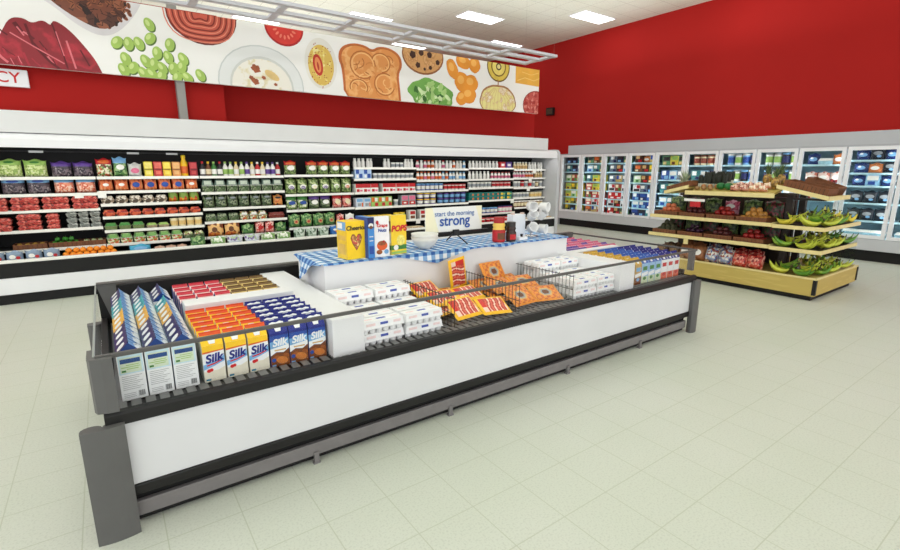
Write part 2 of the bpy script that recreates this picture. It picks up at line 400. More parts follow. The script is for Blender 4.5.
P.ell(3.78, 3.53, .3, .42, M('print_egg_white', (236, 233, 224), .5, .03, 5), 1).ell(3.78, 3.5, .24, .34, MP('print_egg_yolk', [(240, 222, 130), (248, 236, 170), (236, 212, 110), (226, 190, 90)], 12, 'noise', .5, 0), 2).ell(3.72, 3.5, .09, .18, M('print_pepper_ring', (206, 54, 36), .5, .08, 8), 3, .15).ell(3.72, 3.5, .055, .13, M('print_pepper_inner', (240, 150, 90), .5, .08, 8), 4, .15).ell(3.72, 3.48, .018, .07, M('print_pepper_inner2', (196, 60, 40), .5, .08, 8), 5, .15)
sp = M('print_spice', (176, 70, 40), .5, .1, 9)
for _ in range(46):
    a, r = random.uniform(0, 6.28), random.uniform(.5, 1.1); P.ell(3.78+.24*r*math.cos(a), 3.5+.36*r*math.sin(a), .011, .009, sp, 6, 0, 6)
P.done()
P = Print('peanut_toast_print')
P.smooth([(4.2, 2.9), (4.18, 3.5), (4.1, 3.66), (4.16, 3.86), (4.4, 3.96), (4.66, 3.95), (4.8, 3.88), (4.94, 3.97), (5.2, 3.97), (5.42, 3.86), (5.46, 3.66), (5.36, 3.52), (5.4, 3.2), (5.42, 2.9)], M('print_toast_crust', (196, 106, 50), .5, .12, 8), 1)
P.smooth([(4.24, 2.9), (4.23, 3.5), (4.16, 3.66), (4.21, 3.83), (4.42, 3.92), (4.64, 3.91), (4.8, 3.83), (4.96, 3.93), (5.18, 3.93), (5.37, 3.83), (5.4, 3.67), (5.31, 3.52), (5.35, 3.2), (5.37, 2.9)], MP('print_peanut_butter', [(222, 140, 66), (236, 164, 92), (244, 184, 116), (228, 150, 78)], 3.2, 'noise', .5, 0), 2)
p1, p2 = M('print_peanut_ridge', (190, 108, 48), .5, .08, 8), M('print_peanut_light', (248, 196, 128), .5, .05, 8)
for k in range(26):
    x0, z0, r0, a0 = random.uniform(4.35, 5.2), random.uniform(3.1, 3.78), random.uniform(.05, .16), random.uniform(0, 6.28)
    P.line([(x0+r0*math.cos(a0+i*.22), z0+r0*.7*math.sin(a0+i*.22)) for i in range(10)], random.uniform(.01, .022), [p1, p2, M('print_peanut_mid', (214, 132, 66), .5, .08, 8)][k % 3], 3)
for cx, cz, rx, rz, a0, a1 in [(4.6, 3.6, .26, .24, 0, 5.4), (4.98, 3.68, .2, .17, -1.5, 3), (5.05, 3.3, .22, .2, 1, 6), (4.5, 3.2, .18, .14, -.5, 3.5)]:
    P.line([(cx+rx*math.cos(a0+(a1-a0)*i/16), cz+rz*math.sin(a0+(a1-a0)*i/16)) for i in range(17)], .022, p1, 3)
    P.line([(cx+rx*.86*math.cos(a0+(a1-a0)*i/16), cz+rz*.86*math.sin(a0+(a1-a0)*i/16)) for i in range(17)], .02, p2, 4)
P.done()
P = Print('cookie_print')
P.ell(5.95, 3.93, .5, .36, M('print_cookie_edge', (150, 92, 50), .5, .1, 8), 1).ell(5.95, 3.94, .47, .335, MP('print_cookie', [(206, 150, 92), (226, 176, 118), (190, 132, 76), (214, 160, 100)], 9, 'noise', .5, 0), 2)
ch = M('print_chocolate', (66, 34, 24), .5, .15, 9)
for cx, cz, r in [(5.7, 3.92, .07), (5.9, 3.98, .06), (6.1, 3.96, .06), (5.82, 3.74, .055), (6.12, 3.72, .04), (6.3, 3.84, .05), (5.98, 3.68, .03)]: P.ell(cx, cz, r, r, ch, 3, cx, 14, .08)
P.done()
P = Print('lettuce_print')
lets = [M('print_lettuce_%s' % n, c, .5, .12, 7) for n, c in (('dark', (58, 110, 44)), ('mid', (112, 168, 78)), ('light', (168, 206, 126)), ('pale', (206, 228, 176)))]
P.ell(6.15, 3.2, .56, .3, lets[1], 1, -.12, 36, .05)
for k in range(70):
    a, r = random.uniform(0, 6.28), random.uniform(.1, .85); P.ell(6.15+.5*r*math.cos(a), 3.2+.26*r*math.sin(a), random.uniform(.05, .12), random.uniform(.03, .06), lets[random.choice([0, 1, 1, 2, 2, 3])], 2, random.uniform(0, 3), 14, .12)
P.done()
P = Print('dried_apricot_print')
aps = [M('print_apricot', (238, 154, 52), .5, .06, 4), M('print_apricot_deep', (222, 126, 40), .5, .08, 4), M('print_apricot_light', (248, 184, 92), .5, .05, 4)]
for k, (cx, cz, rx, rz, a) in enumerate([(6.68, 3.76, .13, .2, .5), (6.97, 3.93, .19, .13, -.2), (7.28, 3.9, .15, .15, 0), (6.93, 3.53, .18, .19, .3), (7.18, 3.52, .19, .17, 0), (7.12, 3.27, .2, .16, .2), (6.94, 3.2, .16, .13, .5)]):
    P.ell(cx, cz, rx*1.05, rz*1.05, aps[1], 1+k % 2, a, 24, .03).ell(cx, cz, rx, rz, aps[0], 3+k % 2, a, 24, .03).ell(cx-.03, cz+.04, rx*.5, rz*.45, aps[2], 5, a)
P.done()
P = Print('kiwi_slice_print')
for r, c, l in [(.34, (110, 84, 30), 1), (.31, (224, 196, 84), 2), (.22, (120, 88, 34), 3), (.19, (236, 216, 116), 4), (.08, (70, 52, 26), 5), (.05, (236, 222, 150), 6)]: P.ell(7.97, 3.95, r, r*.95, M('print_kiwi_%d' % l, c, .5, .1, 9), l)
P.done()
P = Print('onion_print')
P.ell(7.98, 3.22, .55, .35, M('print_onion_skin', (170, 120, 74), .5, .12, 9), 1, 0, 30, .02).ell(7.98, 3.21, .52, .32, MP('print_onion', [(238, 222, 190), (244, 234, 210), (222, 190, 140), (236, 226, 150)], 7, 'noise', .5, 0), 2, 0, 30, .02).line([(7.96, 3.52), (7.97, 3.62), (7.95, 3.68)], .03, M('print_onion_skin'), 3)
ol = M('print_onion_vein', (204, 160, 110), .5, .1, 8)
for k in range(9): P.line([(7.97+.05*(k-4)*.6, 3.5), (7.97+.11*(k-4), 3.25), (7.97+.12*(k-4), 3.0)], .008, ol, 3)
P.done()
P = Print('cheese_block_print')
P.poly([(8.5, 3.66), (8.5, 4.02), (9.5, 4.02), (9.5, 3.64)], M('print_cheese', (236, 178, 74), .5, .06, 5), 1).line([(8.56, 3.72), (8.8, 3.8), (9.1, 3.76), (9.3, 3.84)], .02, M('print_cheese_light', (248, 206, 120), .5, .05, 6), 2).line([(8.7, 3.92), (9.0, 3.88), (9.25, 3.95)], .015, M('print_cheese_light'), 2); P.done()
P = Print('salami_print')
P.ell(9.2, 3.2, .44, .34, M('print_salami_edge', (140, 44, 40), .5, .1, 8), 1).ell(9.2, 3.2, .42, .32, MP('print_salami', [(176, 62, 56), (196, 90, 80), (218, 140, 128), (164, 50, 46)], 16, 'voronoi', .5, 0), 2); P.done()

# pharmacy sign below the banner (mostly beyond the left edge of the photo)
sg = thing('pharmacy_sign', 'small white sign with red capital letters on the red wall, far left', 'sign', (-.1, 9.23, 0))
link('board', MB().box(-2.1, -.42, -.02, .05, 2.8, 3.025, white).mesh('board', .003), sg)
link('lettering', text_mesh('PHARMACY', .2, M('sign_red', (204, 34, 36), .5, .04, 8), 0, .0015, 'RIGHT', T=Matrix.Translation((-.5, -.022, 2.912))), sg)
# small dark box on the right red wall
so = thing('wall_speaker', 'small dark square box high on the red wall', 'speaker', (12.7, 11.85, 3.59))
link('housing', MB().box(-.1, 0, -.16, .16, -.12, .12, black).mesh('housing', .01), so)
link('grille', MB().box(-.106, -.1, -.13, .13, -.09, .09, M('speaker_grille', (70, 52, 36), .6, .3, 60)).mesh('grille'), so)
#PART2
# ================================================================== PRODUCT SHAPES
def pil(u, v): return max(0, 1-abs(2*u-1)**2.6)**.55*max(0, 1-abs(2*v-1)**3)**.5
def bag(key, w, h, d, mat, top=None, patch=(), foot=None):
    """soft pillow bag with crimped ends; patch: (cx, cz, rx, rz, material) in fractions of the face"""
    mb = MB()
    for s in (-1, 1):
        def fn(u, v, s=s):
            u2 = u if s < 0 else 1-u
            q = pil(u2, v); x = (u2-.5)*w*(.9+.1*q+.07*(abs(2*v-1)**6)); z = h*v+.012*math.sin(9*u2+3)*(v > .9)
            return (x, s*d/2*q*(1.15-.3*v)+.004*math.sin(14*u2+11*v), z)
        mb.surf(fn, 10, 10, mat, True, (lambda u, v: top if top and v > .72 else (foot if foot and v < .22 else mat)) if s < 0 or top else None)
    for cx, cz, rx, rz, pm in patch:
        def fp(u, v):
            a = 2*PI*u; x, z = cx+rx*v*math.cos(a), cz+rz*v*math.sin(a); q = pil(x, z)
            return ((x-.5)*w*(.9+.1*q), -d/2*q*(1.15-.3*z)-.007, h*z)
        mb.surf(fp, 14, 2, pm)
    kind(key, mb.mesh(key))
def clam(key, w, d, h, content, lid=None, rim=film, patch=None):
    mb = MB(); mb.box(-w/2+.015, w/2-.015, -d/2+.015, d/2-.015, 0, h*.52, content, taper=-.012)
    mb.box(-w/2, w/2, -d/2, d/2, h*.52, h*.57, M('punnet_rim', (205, 205, 200), .3, .05, 9))
    mb.box(-w/2+.006, w/2-.006, -d/2+.006, d/2-.006, h*.57, h, lid or content, taper=.02)
    if patch: mb.box(-w*.25, w*.25, -d*.25, d*.25, h, h+.002, patch); mb.frbox(-w*.3, w*.3, h*.62, h*.92, patch, -d/2+.002)
    kind(key, mb.mesh(key, .006, 1))
def bottle(key, r, h, body, cap, label=None, neck=.42):
    mb = MB(); mb.lathe([(r*.9, 0), (r, .01), (r, h*.55), (r*.95, h*.62), (r*neck, h*.8), (r*neck, h*.87)], 14, body)
    if label: mb.lathe([(r*1.02, h*.14), (r*1.02, h*.48)], 14, label, cap=False)
    c = MB().lathe([(r*neck*1.15, h*.86), (r*neck*1.15, h*.985), (r*neck*.9, h)], 14, cap)
    kind(key, [('body', mb.mesh('body')), ('cap', c.mesh('cap'))])
def tub(key, r, h, body, lid, label=None, flare=1.12):
    mb = MB(); mb.lathe([(r, 0), (r*flare, h*.86)], 16, body)
    if label: mb.lathe([(r*1.02+r*(flare-1)*.2, h*.2), (r*1.02+r*(flare-1)*.7, h*.7)], 16, label, cap=False)
    l = MB().lathe([(r*flare*1.04, h*.84), (r*flare*1.05, h*.97), (r*flare*.98, h)], 16, lid)
    kind(key, [('body', mb.mesh('body')), ('lid', l.mesh('lid'))])
def pbox(key, w, d, h, base, patches=(), top=None):
    """carton; patches: (x0, x1, z0, z1, material) in fractions of the front"""
    mb = MB().box(-w/2, w/2, -d/2, d/2, 0, h, base)
    if top: mb.box(-w/2+.001, w/2-.001, -d/2+.001, d/2-.001, h, h+.001, top)
    for k, (a, b, c, e, m) in enumerate(patches): mb.frbox((a-.5)*w, (b-.5)*w, c*h, e*h, m, -d/2-.0008-.0004*k)
    kind(key, mb.mesh(key))
def fruit(key, r, mat, stem, sq=.92, dimple=.12):
    prof = []
    for i in range(13):
        a = PI*i/12; rr = r*math.sin(a); z = r*sq*(1-math.cos(a))
        if i >= 9: z -= r*dimple*((i-8)/4)**2
        prof.append((max(rr, 0), z))
    b = MB().lathe(prof, 14, mat); zt = prof[-1][1]
    s = MB().tube([(0, 0, zt-.004), (.002, 0, zt+.012)], .0025, stem, 6)
    kind(key, [('flesh', b.mesh('flesh')), ('stem', s.mesh('stem'))])
def pepper(key, mat):
    mb = MB()
    def fn(u, v):
        a = 2*PI*u; lob = 1+.13*math.cos(4*a); r = .042*lob*math.sin(PI*min(1, v*.97+.015))**.55
        return (r*math.cos(a), r*math.sin(a), .085*v-.012*(v > .9))
    mb.surf(fn, 20, 10, mat)
    s = MB().tube([(0, 0, .07), (.003, .002, .095)], .006, M('pepper_stem', (70, 104, 40), .6, .1, 20), 6)
    kind(key, [('flesh', mb.mesh('flesh')), ('stem', s.mesh('stem'))])
Wp = M('paper_white', (238, 236, 230), .5, .04, 20); Cr = M('cream_pack', (232, 216, 178), .5, .05, 20)
Rd = M('pack_red', (190, 34, 40), .42, .12, 25); Or = M('pack_orange', (220, 104, 44), .42, .12, 25); Yl = M('pack_yellow', (240, 200, 40), .42, .08, 25)
Bl = M('pack_blue', (38, 76, 158), .42, .12, 25); Lb = M('pack_light_blue', (118, 170, 214), .42, .1, 25); Nv = M('pack_navy', (30, 36, 92), .42, .12, 25)
Gn = M('pack_green', (62, 128, 56), .42, .14, 25); Lg = M('pack_light_green', (152, 190, 96), .42, .12, 25); Tl = M('pack_teal', (28, 122, 112), .42, .12, 25)
Pp = M('pack_purple', (92, 62, 140), .42, .12, 25); Pk = M('pack_pink', (218, 110, 142), .42, .12, 25); Br = M('pack_brown', (112, 66, 40), .5, .18, 25); Dk = M('pack_dark', (42, 38, 40), .5, .2, 25)
Gy = M('pack_grey', (150, 156, 160), .5, .1, 25); Tn = M('pack_tan', (206, 170, 112), .5, .1, 25)
salad = MP('salad_leaves', [(62, 84, 40), (104, 130, 66), (150, 172, 104), (84, 104, 56), (186, 196, 140)], 40)
salad2 = MP('dark_leaves', [(34, 48, 30), (62, 84, 50), (96, 116, 78), (140, 150, 120), (48, 60, 40)], 45)
mix = MP('mixed_salad', [(206, 214, 170), (92, 130, 70), (202, 88, 48), (158, 176, 100), (234, 226, 200), (116, 44, 40)], 48)
grn = MP('bright_greens', [(44, 92, 48), (90, 136, 74), (152, 182, 120), (56, 108, 56)], 32)
berry = MP('strawberries', [(150, 34, 34), (192, 60, 54), (216, 110, 96), (110, 24, 26)], 50)
grapeD = MP('dark_grapes', [(40, 32, 44), (66, 54, 66), (112, 98, 104), (160, 150, 152)], 55)
grapeR = MP('red_grapes', [(206, 96, 70), (226, 140, 110), (240, 200, 180), (176, 62, 50)], 55)
grapeG = MP('green_grapes', [(176, 196, 110), (206, 218, 150), (140, 166, 84), (226, 230, 190)], 55)
carrot = MP('carrots', [(206, 84, 42), (226, 116, 62), (172, 58, 34), (236, 160, 110)], 36, stretch=(1, 1, .35))
mush = MP('mushrooms', [(220, 206, 190), (150, 130, 110), (90, 76, 62), (238, 228, 214), (120, 104, 84)], 42)
toma = MP('tomatoes', [(196, 58, 38), (222, 96, 60), (150, 38, 28), (232, 130, 90)], 40)
clearp = MP('clear_punnet', [(96, 100, 96), (130, 134, 130), (164, 166, 160), (70, 72, 70)], 40)
cabb = MP('cabbage_bags', [(120, 100, 150), (206, 210, 220), (166, 186, 150), (232, 232, 236)], 30)
hotm = MP('hot_mix', [(206, 70, 50), (236, 150, 140), (240, 200, 190), (150, 40, 40)], 38)
bag('bag_green_grapes', .26, .2, .14, grapeG, Lg, [(.5, .86, .2, .06, Gn)]); bag('bag_black_grapes', .23, .18, .14, grapeD, Pp)
bag('bag_dark_grapes', .24, .19, .14, grapeD, Lb, [(.5, .8, .25, .08, Bl)]); bag('bag_red_grapes', .2, .19, .14, grapeR, Lb)
clam('punnet_strawberry', .25, .2, .085, berry); clam('punnet_strawberry_small', .15, .14, .07, berry); clam('punnet_clear', .13, .13, .075, clearp)
bag('bag_flat_blue', .2, .12, .08, M('blue_grey_bag', (132, 150, 172), .35, .25, 18), None, [(.4, .5, .18, .2, Wp), (.7, .4, .12, .15, Rd)])
fruit('orange', .037, M('orange_peel', (240, 142, 34), .45, .06, 120, bump=.15), Gn, .96, .05)
pepper('pepper_green', M('green_pepper', (64, 138, 52), .25, .2, 12)); pepper('pepper_pale', M('pale_pepper', (206, 214, 166), .3, .1, 12))
fruit('squash_yellow', .036, M('squash', (188, 146, 62), .5, .15, 30), Br, 1.1, .1)
bag('bag_red_top', .2, .22, .1, mix, Rd, [(.5, .84, .35, .1, Or)]); bag('bag_blue_top', .16, .24, .1, grn, Lb, [(.5, .5, .28, .14, Wp)]); bag('bag_clear', .18, .17, .1, M('pale_bag', (206, 206, 200), .3, .2, 20), None, [(.5, .45, .3, .2, Pk)])
for n, c1, c2 in (('yellow', (230, 208, 60), (240, 224, 120)), ('red', (200, 52, 48), (226, 110, 92)), ('gold', (236, 190, 40), (244, 220, 90)), ('peach', (226, 150, 80), (236, 184, 120)), ('crimson', (160, 26, 40), (200, 70, 72))):
    pbox('juice_'+n, .1, .1, .19, M('juice_'+n, c1, .3, .1, 20), [(.1, .9, .56, .94, M('juice_top_'+n, c2, .3, .1, 20)), (.0, 1, .47, .52, Dk), (.2, .8, .15, .38, M('juice_top_'+n))])
bottle('jug_yellow', .05, .28, M('jug_yellow', (242, 196, 30), .35, .05, 15), Yl, Or, .5)
bag('bag_carrots', .19, .17, .1, carrot, None, [(.5, .45, .26, .2, Bl)]); bag('bag_carrots_plain', .19, .16, .1, carrot, None, [(.5, .5, .2, .12, Wp)])
clam('pack_mushroom', .16, .14, .1, mush, None, film, None); bag('bag_mixed_peppers', .16, .17, .1, MP('mixed_peppers', [(226, 110, 40), (196, 48, 36), (130, 160, 60), (232, 180, 60)], 22))
clam('pack_tomato', .15, .14, .085, toma); clam('tub_green_salad', .15, .14, .09, M('olive_tub', (116, 132, 84), .35, .25, 40), Gn); clam('tub_flat', .14, .13, .065, M('tan_tub', (168, 150, 120), .35, .25, 40), Lg)
tub('tub_cream', .058, .11, Cr, M('cream_lid', (240, 226, 186), .5, .04, 20), M('cream_label', (224, 190, 120), .5, .1, 40), 1.02)
clam('salad_bowl', .17, .16, .13, mix, grn, film, M('green_label', (126, 178, 96), .4, .1, 20)); clam('salad_bowl_dark', .16, .15, .11, salad2, mix)
bag('bag_blue_roll', .27, .09, .1, M('aqua_pack', (64, 160, 196), .35, .15, 20), None, [(.5, .55, .3, .25, Lb)])
for n, b, c, l in (('dark', Dk, Rd, Wp), ('amber', Br, Yl, Cr), ('green', Gn, Lg, Wp), ('white', Wp, Lg, Lg), ('cream', Cr, Yl, Wp), ('violet', Wp, Pp, Pp), ('ruby', Rd, Wp, Wp)): bottle('dressing_'+n, .037, .2, b, c, l)
clam('clamshell_greens', .18, .15, .17, salad2, M('clam_lid', (90, 112, 104), .3, .2, 25), film, M('pale_label', (196, 206, 190), .45, .1, 25))
bag('bag_herbs', .17, .18, .09, salad2, None, [(.5, .78, .26, .08, Gy)]); bag('bag_herbs_orange', .15, .16, .09, MP('orange_veg', [(206, 104, 44), (226, 150, 80), (90, 70, 40)], 30), None, [(.5, .75, .3, .1, Dk)])
clam('tray_green', .17, .14, .11, salad2); clam('tray_mixed', .17, .14, .12, mix, None, film, Wp); clam('tray_red', .26, .16, .09, M('dark_red_tray', (120, 44, 36), .4, .25, 30))
bag('bag_orange_snack', .24, .19, .1, MP('snack', [(214, 120, 44), (120, 60, 30), (240, 190, 120), (186, 70, 40)], 20), None, [(.4, .5, .16, .2, Br)])
bag('bag_green_veg', .2, .14, .12, grn); bag('bag_pink_veg', .14, .17, .1, hotm, None, [(.5, .5, .25, .2, Rd)]); bag('bag_cabbage', .24, .12, .12, cabb); bag('bag_pale_greens', .24, .12, .12, MP('pale_greens', [(206, 216, 190), (120, 160, 90), (236, 238, 226), (166, 190, 140)], 30))
bag('bag_salad_red_top', .22, .21, .11, salad, Rd, [(.5, .5, .3, .17, Wp), (.5, .83, .4, .09, Or)])
for n, c in (('violet', Pp), ('cream', Cr), ('lime', Lg), ('orange', Or), ('pink', Pk)): bag('bag_salad_'+n, .19, .24, .12, salad, None, [(.5, .48, .27, .15, Wp), (.5, .44, .2, .1, c)])
bag('bag_slaw', .18, .22, .11, MP('slaw', [(206, 216, 170), (120, 150, 80), (236, 236, 216), (76, 100, 60)], 40), Gn, [(.5, .5, .3, .13, Bl)]); bag('bag_purple_salad', .18, .22, .11, salad2, Pp, [(.5, .5, .3, .16, Wp)]); bag('bag_red_salad', .17, .22, .11, hotm, Rd, [(.5, .48, .28, .2, Cr)])
bag('bag_kale', .25, .2, .14, grn, None, [(.55, .45, .2, .16, Tn), (.55, .45, .14, .1, Rd)]); bag('bag_white_label', .2, .17, .1, Wp, None, [(.5, .4, .3, .2, Pk)]); bag('bag_sprouts', .27, .15, .14, MP('sprouts', [(110, 130, 110), (170, 186, 170), (206, 216, 206), (70, 96, 70)], 30)); bag('bag_blue_veg', .27, .16, .13, M('blue_veg_bag', (46, 104, 176), .35, .2, 18), None, [(.5, .5, .2, .15, Or), (.3, .65, .12, .1, Wp)])
for n, b, c, l in (('white', Wp, Wp, None), ('red', Wp, Rd, Pk), ('orange', Wp, Or, Or), ('blue', Wp, Lb, Lb), ('cream', Cr, Wp, Tn)): bottle('drink_'+n, .033, .15, b, c, l, .62)
for n, b, l, p in (('white', Wp, Wp, Gy), ('blue', Bl, Lb, Wp), ('red', Wp, Rd, Rd), ('purple', Pp, Yl, Wp), ('navy', Nv, Pp, Lb), ('yellow', Lg, Yl, Wp), ('brown', Br, Wp, Cr), ('pink', Pk, Nv, Wp)): tub('tub_'+n, .042, .11, b, l, p)
pbox('box_red_white', .15, .16, .14, Wp, [(0, 1, .55, 1, Rd), (.12, .5, .08, .4, M('pack_red')), (.55, .9, .12, .34, Pk)], Rd)
pbox('box_white_blue', .15, .15, .16, M('box_white_blue', (206, 214, 226), .45, .05, 20), [(.1, .9, .6, .9, Lb), (.2, .7, .15, .45, Gy), (.75, .95, .1, .5, Or)])
pbox('box_green_orange', .15, .15, .17, Lg, [(.05, .45, .5, .95, Or), (.5, .95, .08, .42, M('pack_red')), (.5, .9, .55, .9, Wp)]); pbox('box_pink_stack', .14, .15, .18, Gy, [(.06, .94, .55, .94, Pk), (.06, .94, .08, .45, Rd), (.3, .7, .2, .34, Wp)])
pbox('box_teal', .14, .15, .085, Tl, [(.1, .42, .2, .8, M('teal_dark', (20, 90, 92), .45, .1, 20)), (.55, .85, .25, .75, Or)], Tl); pbox('box_teal_gold', .14, .15, .085, Tl, [(.1, .55, .2, .8, Yl), (.6, .9, .3, .7, Lg)], Tl)
pbox('box_blue_white', .17, .15, .17, M('blue_white_box', (176, 200, 228), .45, .08, 20), [(.1, .5, .5, .9, Bl), (.5, .9, .1, .5, M('pack_blue')), (.15, .4, .12, .4, Wp)]); pbox('box_red_small', .14, .14, .12, Rd, [(.2, .8, .3, .7, Wp)]); pbox('box_purple_small', .14, .14, .12, Pp, [(.2, .8, .3, .7, Wp)]); pbox('box_snack_brown', .13, .14, .16, Wp, [(.1, .9, .55, .92, Rd), (.15, .85, .1, .42, Br)])
bag('pack_slices', .14, .05, .16, M('ham_slices', (190, 150, 130), .4, .3, 30))
pbox('flat_cheese', .1, .16, .05, M('cheese_pack', (216, 190, 150), .4, .2, 25), [(.1, .9, .2, .8, Br)], Cr)

# ================================================================== REFRIGERATED WALL CASE (left / back)
wc = thing('refrigerated_wall_case', 'long open white refrigerated wall case with lit black shelves under the food banner', 'refrigerated case', (0, 8.14, 0))
DY = -.13                       # the case front stands at y = 8.14
def wx(x): return .99*x-.135
def wpart(name, mb, bevel=0, parent=None):
    me = mb.mesh(name, bevel); me.transform(Matrix.Translation((0, -8.27, 0))); return link(name, me, parent or wc)
XA, XB = wx(-1.1), wx(9.24)
wpart('kick_plate', MB().box(XA, XB, 8.31, 9.2, 0, .13, blackin))
wpart('lower_panel', MB().box(XA, XB, 8.27, 9.2, .131, .345, white), .008)
wpart('bumper', MB().box(XA, XB, 8.262, 8.33, .346, .53, blackin), .01)
wpart('back_panel', MB().box(XA, XB, 9.12, 9.2, .35, 2.12, blackin))
wpart('deck', MB().box(XA, XB, 8.331, 9.12, .35, .53, blackin))
wpart('price_rail', MB().box(XA, XB, 8.275, 8.325, .531, .57, pricew), .004)
cp = [(8.27, 1.96), (8.27, 2.06), (8.285, 2.1), (8.32, 2.13), (8.36, 2.139), (9.2, 2.139), (9.2, 2.1), (8.32, 2.08), (8.3, 2.06), (8.3, 1.96)]
wpart('canopy', MB().prism(cp, 'x', XA, XB, white))
wpart('header_box', MB().box(XA, 8.71, 8.3, 9.2, 2.14, 2.4, offwhite), .004)
wpart('canopy_liner', MB().box(XA, XB, 8.32, 9.12, 1.9695, 2.075, blackin))
wpart('lamp', MB().box(XA+.05, XB-.05, 8.34, 8.38, 1.963, 1.969, emit('case_lamp', (1, .99, .96), CASE_LAMP)))
ep = [(8.25, 0), (8.25, 2.0), (8.27, 2.1), (8.32, 2.15), (8.4, 2.16), (9.2, 2.16), (9.2, 0)]
wpart('end_panel', MB().prism(ep, 'x', XA-.09, XA-.001, M('end_panel_grey', (196, 197, 200), .4, .03, 5)), .006)
wpart('end_panel', MB().prism(ep, 'x', XB+.001, XB+.09, M('end_panel_grey', (196, 197, 200), .4, .03, 5)), .006)
for x in (-.5, .53, 1.0): wpart('canopy_clip', MB().box(x-.07, x+.07, 8.3, 8.33, 1.9, 1.925, lgrey))
BAY = [wx(q) for q in (-1.1, .21, 1.52, 2.83, 4.12, 5.5, 6.84, 8.18, 9.24)]
SHELF = [[1.59, 1.37, 1.16, .90, .65], [1.59, 1.39, 1.21, 1.03, .84, .65], [1.59, 1.34, 1.09, .88, .65], [1.60, 1.27, 1.0, .70], [1.73, 1.52, 1.27, .99, .71], [1.71, 1.48, 1.27, .99, .71], [1.73, 1.49, 1.30, 1.02, .73], [1.70, 1.50, 1.28, 1.04, .82]]
shm = M('shelf_steel_dark', (58, 58, 60), .5, .08, 10)
def yfront(i, z): return 8.62-.10*max(0, min(1, (1.0-z)/.4))
for b in range(8):
    for z in SHELF[b]:
        yf = yfront(b, z)
        s = wpart('shelf', MB().box(BAY[b]+.006, BAY[b+1]-.006, yf+.016, 9.118, z-.03, z-.002, shm))
        link('price_rail', (lambda me: (me.transform(Matrix.Translation((0, -8.27, 0))), me)[1])(MB().box(BAY[b]+.006, BAY[b+1]-.006, yf, yf+.015, z-.032, z+.008, pricew).mesh('price_rail')), s)
    for z in SHELF[b]:
        for x in (BAY[b]+.012, BAY[b+1]-.02):
            wpart('bracket', MB().box(x, x+.008, yfront(b, z)+.05, 9.118, z-.07, z-.031, shm))
wpart('upright', MB().box(XA, XB, 9.1, 9.119, 1.93, 1.95, shm))
for b, i, f in ((0, 1, .83), (1, 1, .03), (6, 3, .97), (4, 4, .98), (7, 1, .5), (7, 2, .45), (7, 0, .62)):
    x = BAY[b]+f*(BAY[b+1]-BAY[b]); z = SHELF[b][i]; y = yfront(b, z)
    wpart('shelf_card', MB().box(x-.05, x+.05, y-.006, y-.001, z-.09, z+.005, pricew))
BN = ['grape and berry bay', 'carrot and tomato bay', 'dressing and herb bay', 'bagged salad bay', 'red and white box bay', 'white bottle bay', 'teal box bay', 'rightmost bay of the wall case']
SN = ['top shelf', 'second shelf', 'third shelf', 'fourth shelf', 'fifth shelf', 'sixth shelf', 'seventh shelf']
def width(key):
    p = KINDS[key]; ms = [p] if isinstance(p, bpy.types.Mesh) else [q[1] for q in p]
    xs = [v.co.x for m in ms for v in m.vertices]; return max(xs)-min(xs)
def run(b, s, x0, x1, key, name, cat, desc, n, stack=1, dz=0, zrot=.12, sc=1, depth=.14):
    """n products side by side on shelf s of bay b between x0 and x1 (s = -1: the bottom deck)"""
    x0, x1 = wx(x0), wx(x1)
    keys = key if isinstance(key, list) else [key]; names = name if isinstance(name, list) else [name]; descs = desc if isinstance(desc, list) else [desc]
    if s < 0: z, y, w = .572, 8.40, 'bottom deck, '+BN[b]
    else: z, y, w = SHELF[b][s]+.001, yfront(b, SHELF[b][s])+depth*.62, SN[s]+', '+BN[b]
    if s < 0: z = .532
    pw = (x1-x0)/n
    def fit(k):
        s3 = [sc]*3 if isinstance(sc, (int, float)) else list(sc); wd = width(k)
        s3[0] = min(s3[0]*1.12, .965*pw/wd)
        if k.startswith(('drink', 'tub', 'dress', 'fz_tub', 'jug')): s3[1] = s3[0] = min(s3[0], s3[1]*1.05)
        if stack == 1: s3[2] *= 1.13
        return s3
    for i in range(n):
        for k in range(stack):
            q = i % len(keys)
            o = place(keys[q], names[q % len(names)], cat, (x0+pw*(i+.5)+random.uniform(-.012, .012)*pw, DY+y+random.uniform(-.008, .008), z+k*dz), random.uniform(-zrot, zrot)*.5, sc=fit(keys[q]), group=f'products on the {w}')
            d = descs[q % len(descs)]
            if stack > 1: d = ['lower', 'upper', 'topmost'][k if stack > 2 or k == 0 else 1]+' '+d if stack < 3 else ['bottom', 'middle', 'top'][k]+' '+d
            later(o, d, w, o.location.x)
# bay 0: grapes and berries
run(0, 0, -1.08, -.3, 'bag_green_grapes', 'grape_bag', 'bag of fruit', 'pale green grape bag', 3)
run(0, 0, -.28, .2, 'bag_black_grapes', 'grape_bag', 'bag of fruit', 'black grape bag with purple top', 2)
run(0, 1, -1.08, -.3, 'bag_dark_grapes', 'grape_bag', 'bag of fruit', 'dark grape bag with blue top', 3)
run(0, 1, -.28, .2, 'bag_red_grapes', 'grape_bag', 'bag of fruit', 'red grape bag with blue top', 2, sc=(1.1, 1, 1))
run(0, 2, -1.08, .2, 'punnet_strawberry', 'strawberry_punnet', 'punnet', 'red strawberry punnet', 4, 2, .088, .03, (1.15, 1, 1))
run(0, 3, -1.05, -.75, 'punnet_strawberry', 'strawberry_punnet', 'punnet', 'left red berry punnet', 1, 2, .088, .03)
run(0, 3, -.72, -.45, 'punnet_strawberry', 'strawberry_punnet', 'punnet', 'centre red berry punnet', 1, 3, .072, .06, (1, 1, .8))
run(0, 3, -.42, -.26, 'punnet_strawberry_small', 'strawberry_punnet', 'punnet', 'small red berry punnet', 1, 3, .07, .06)
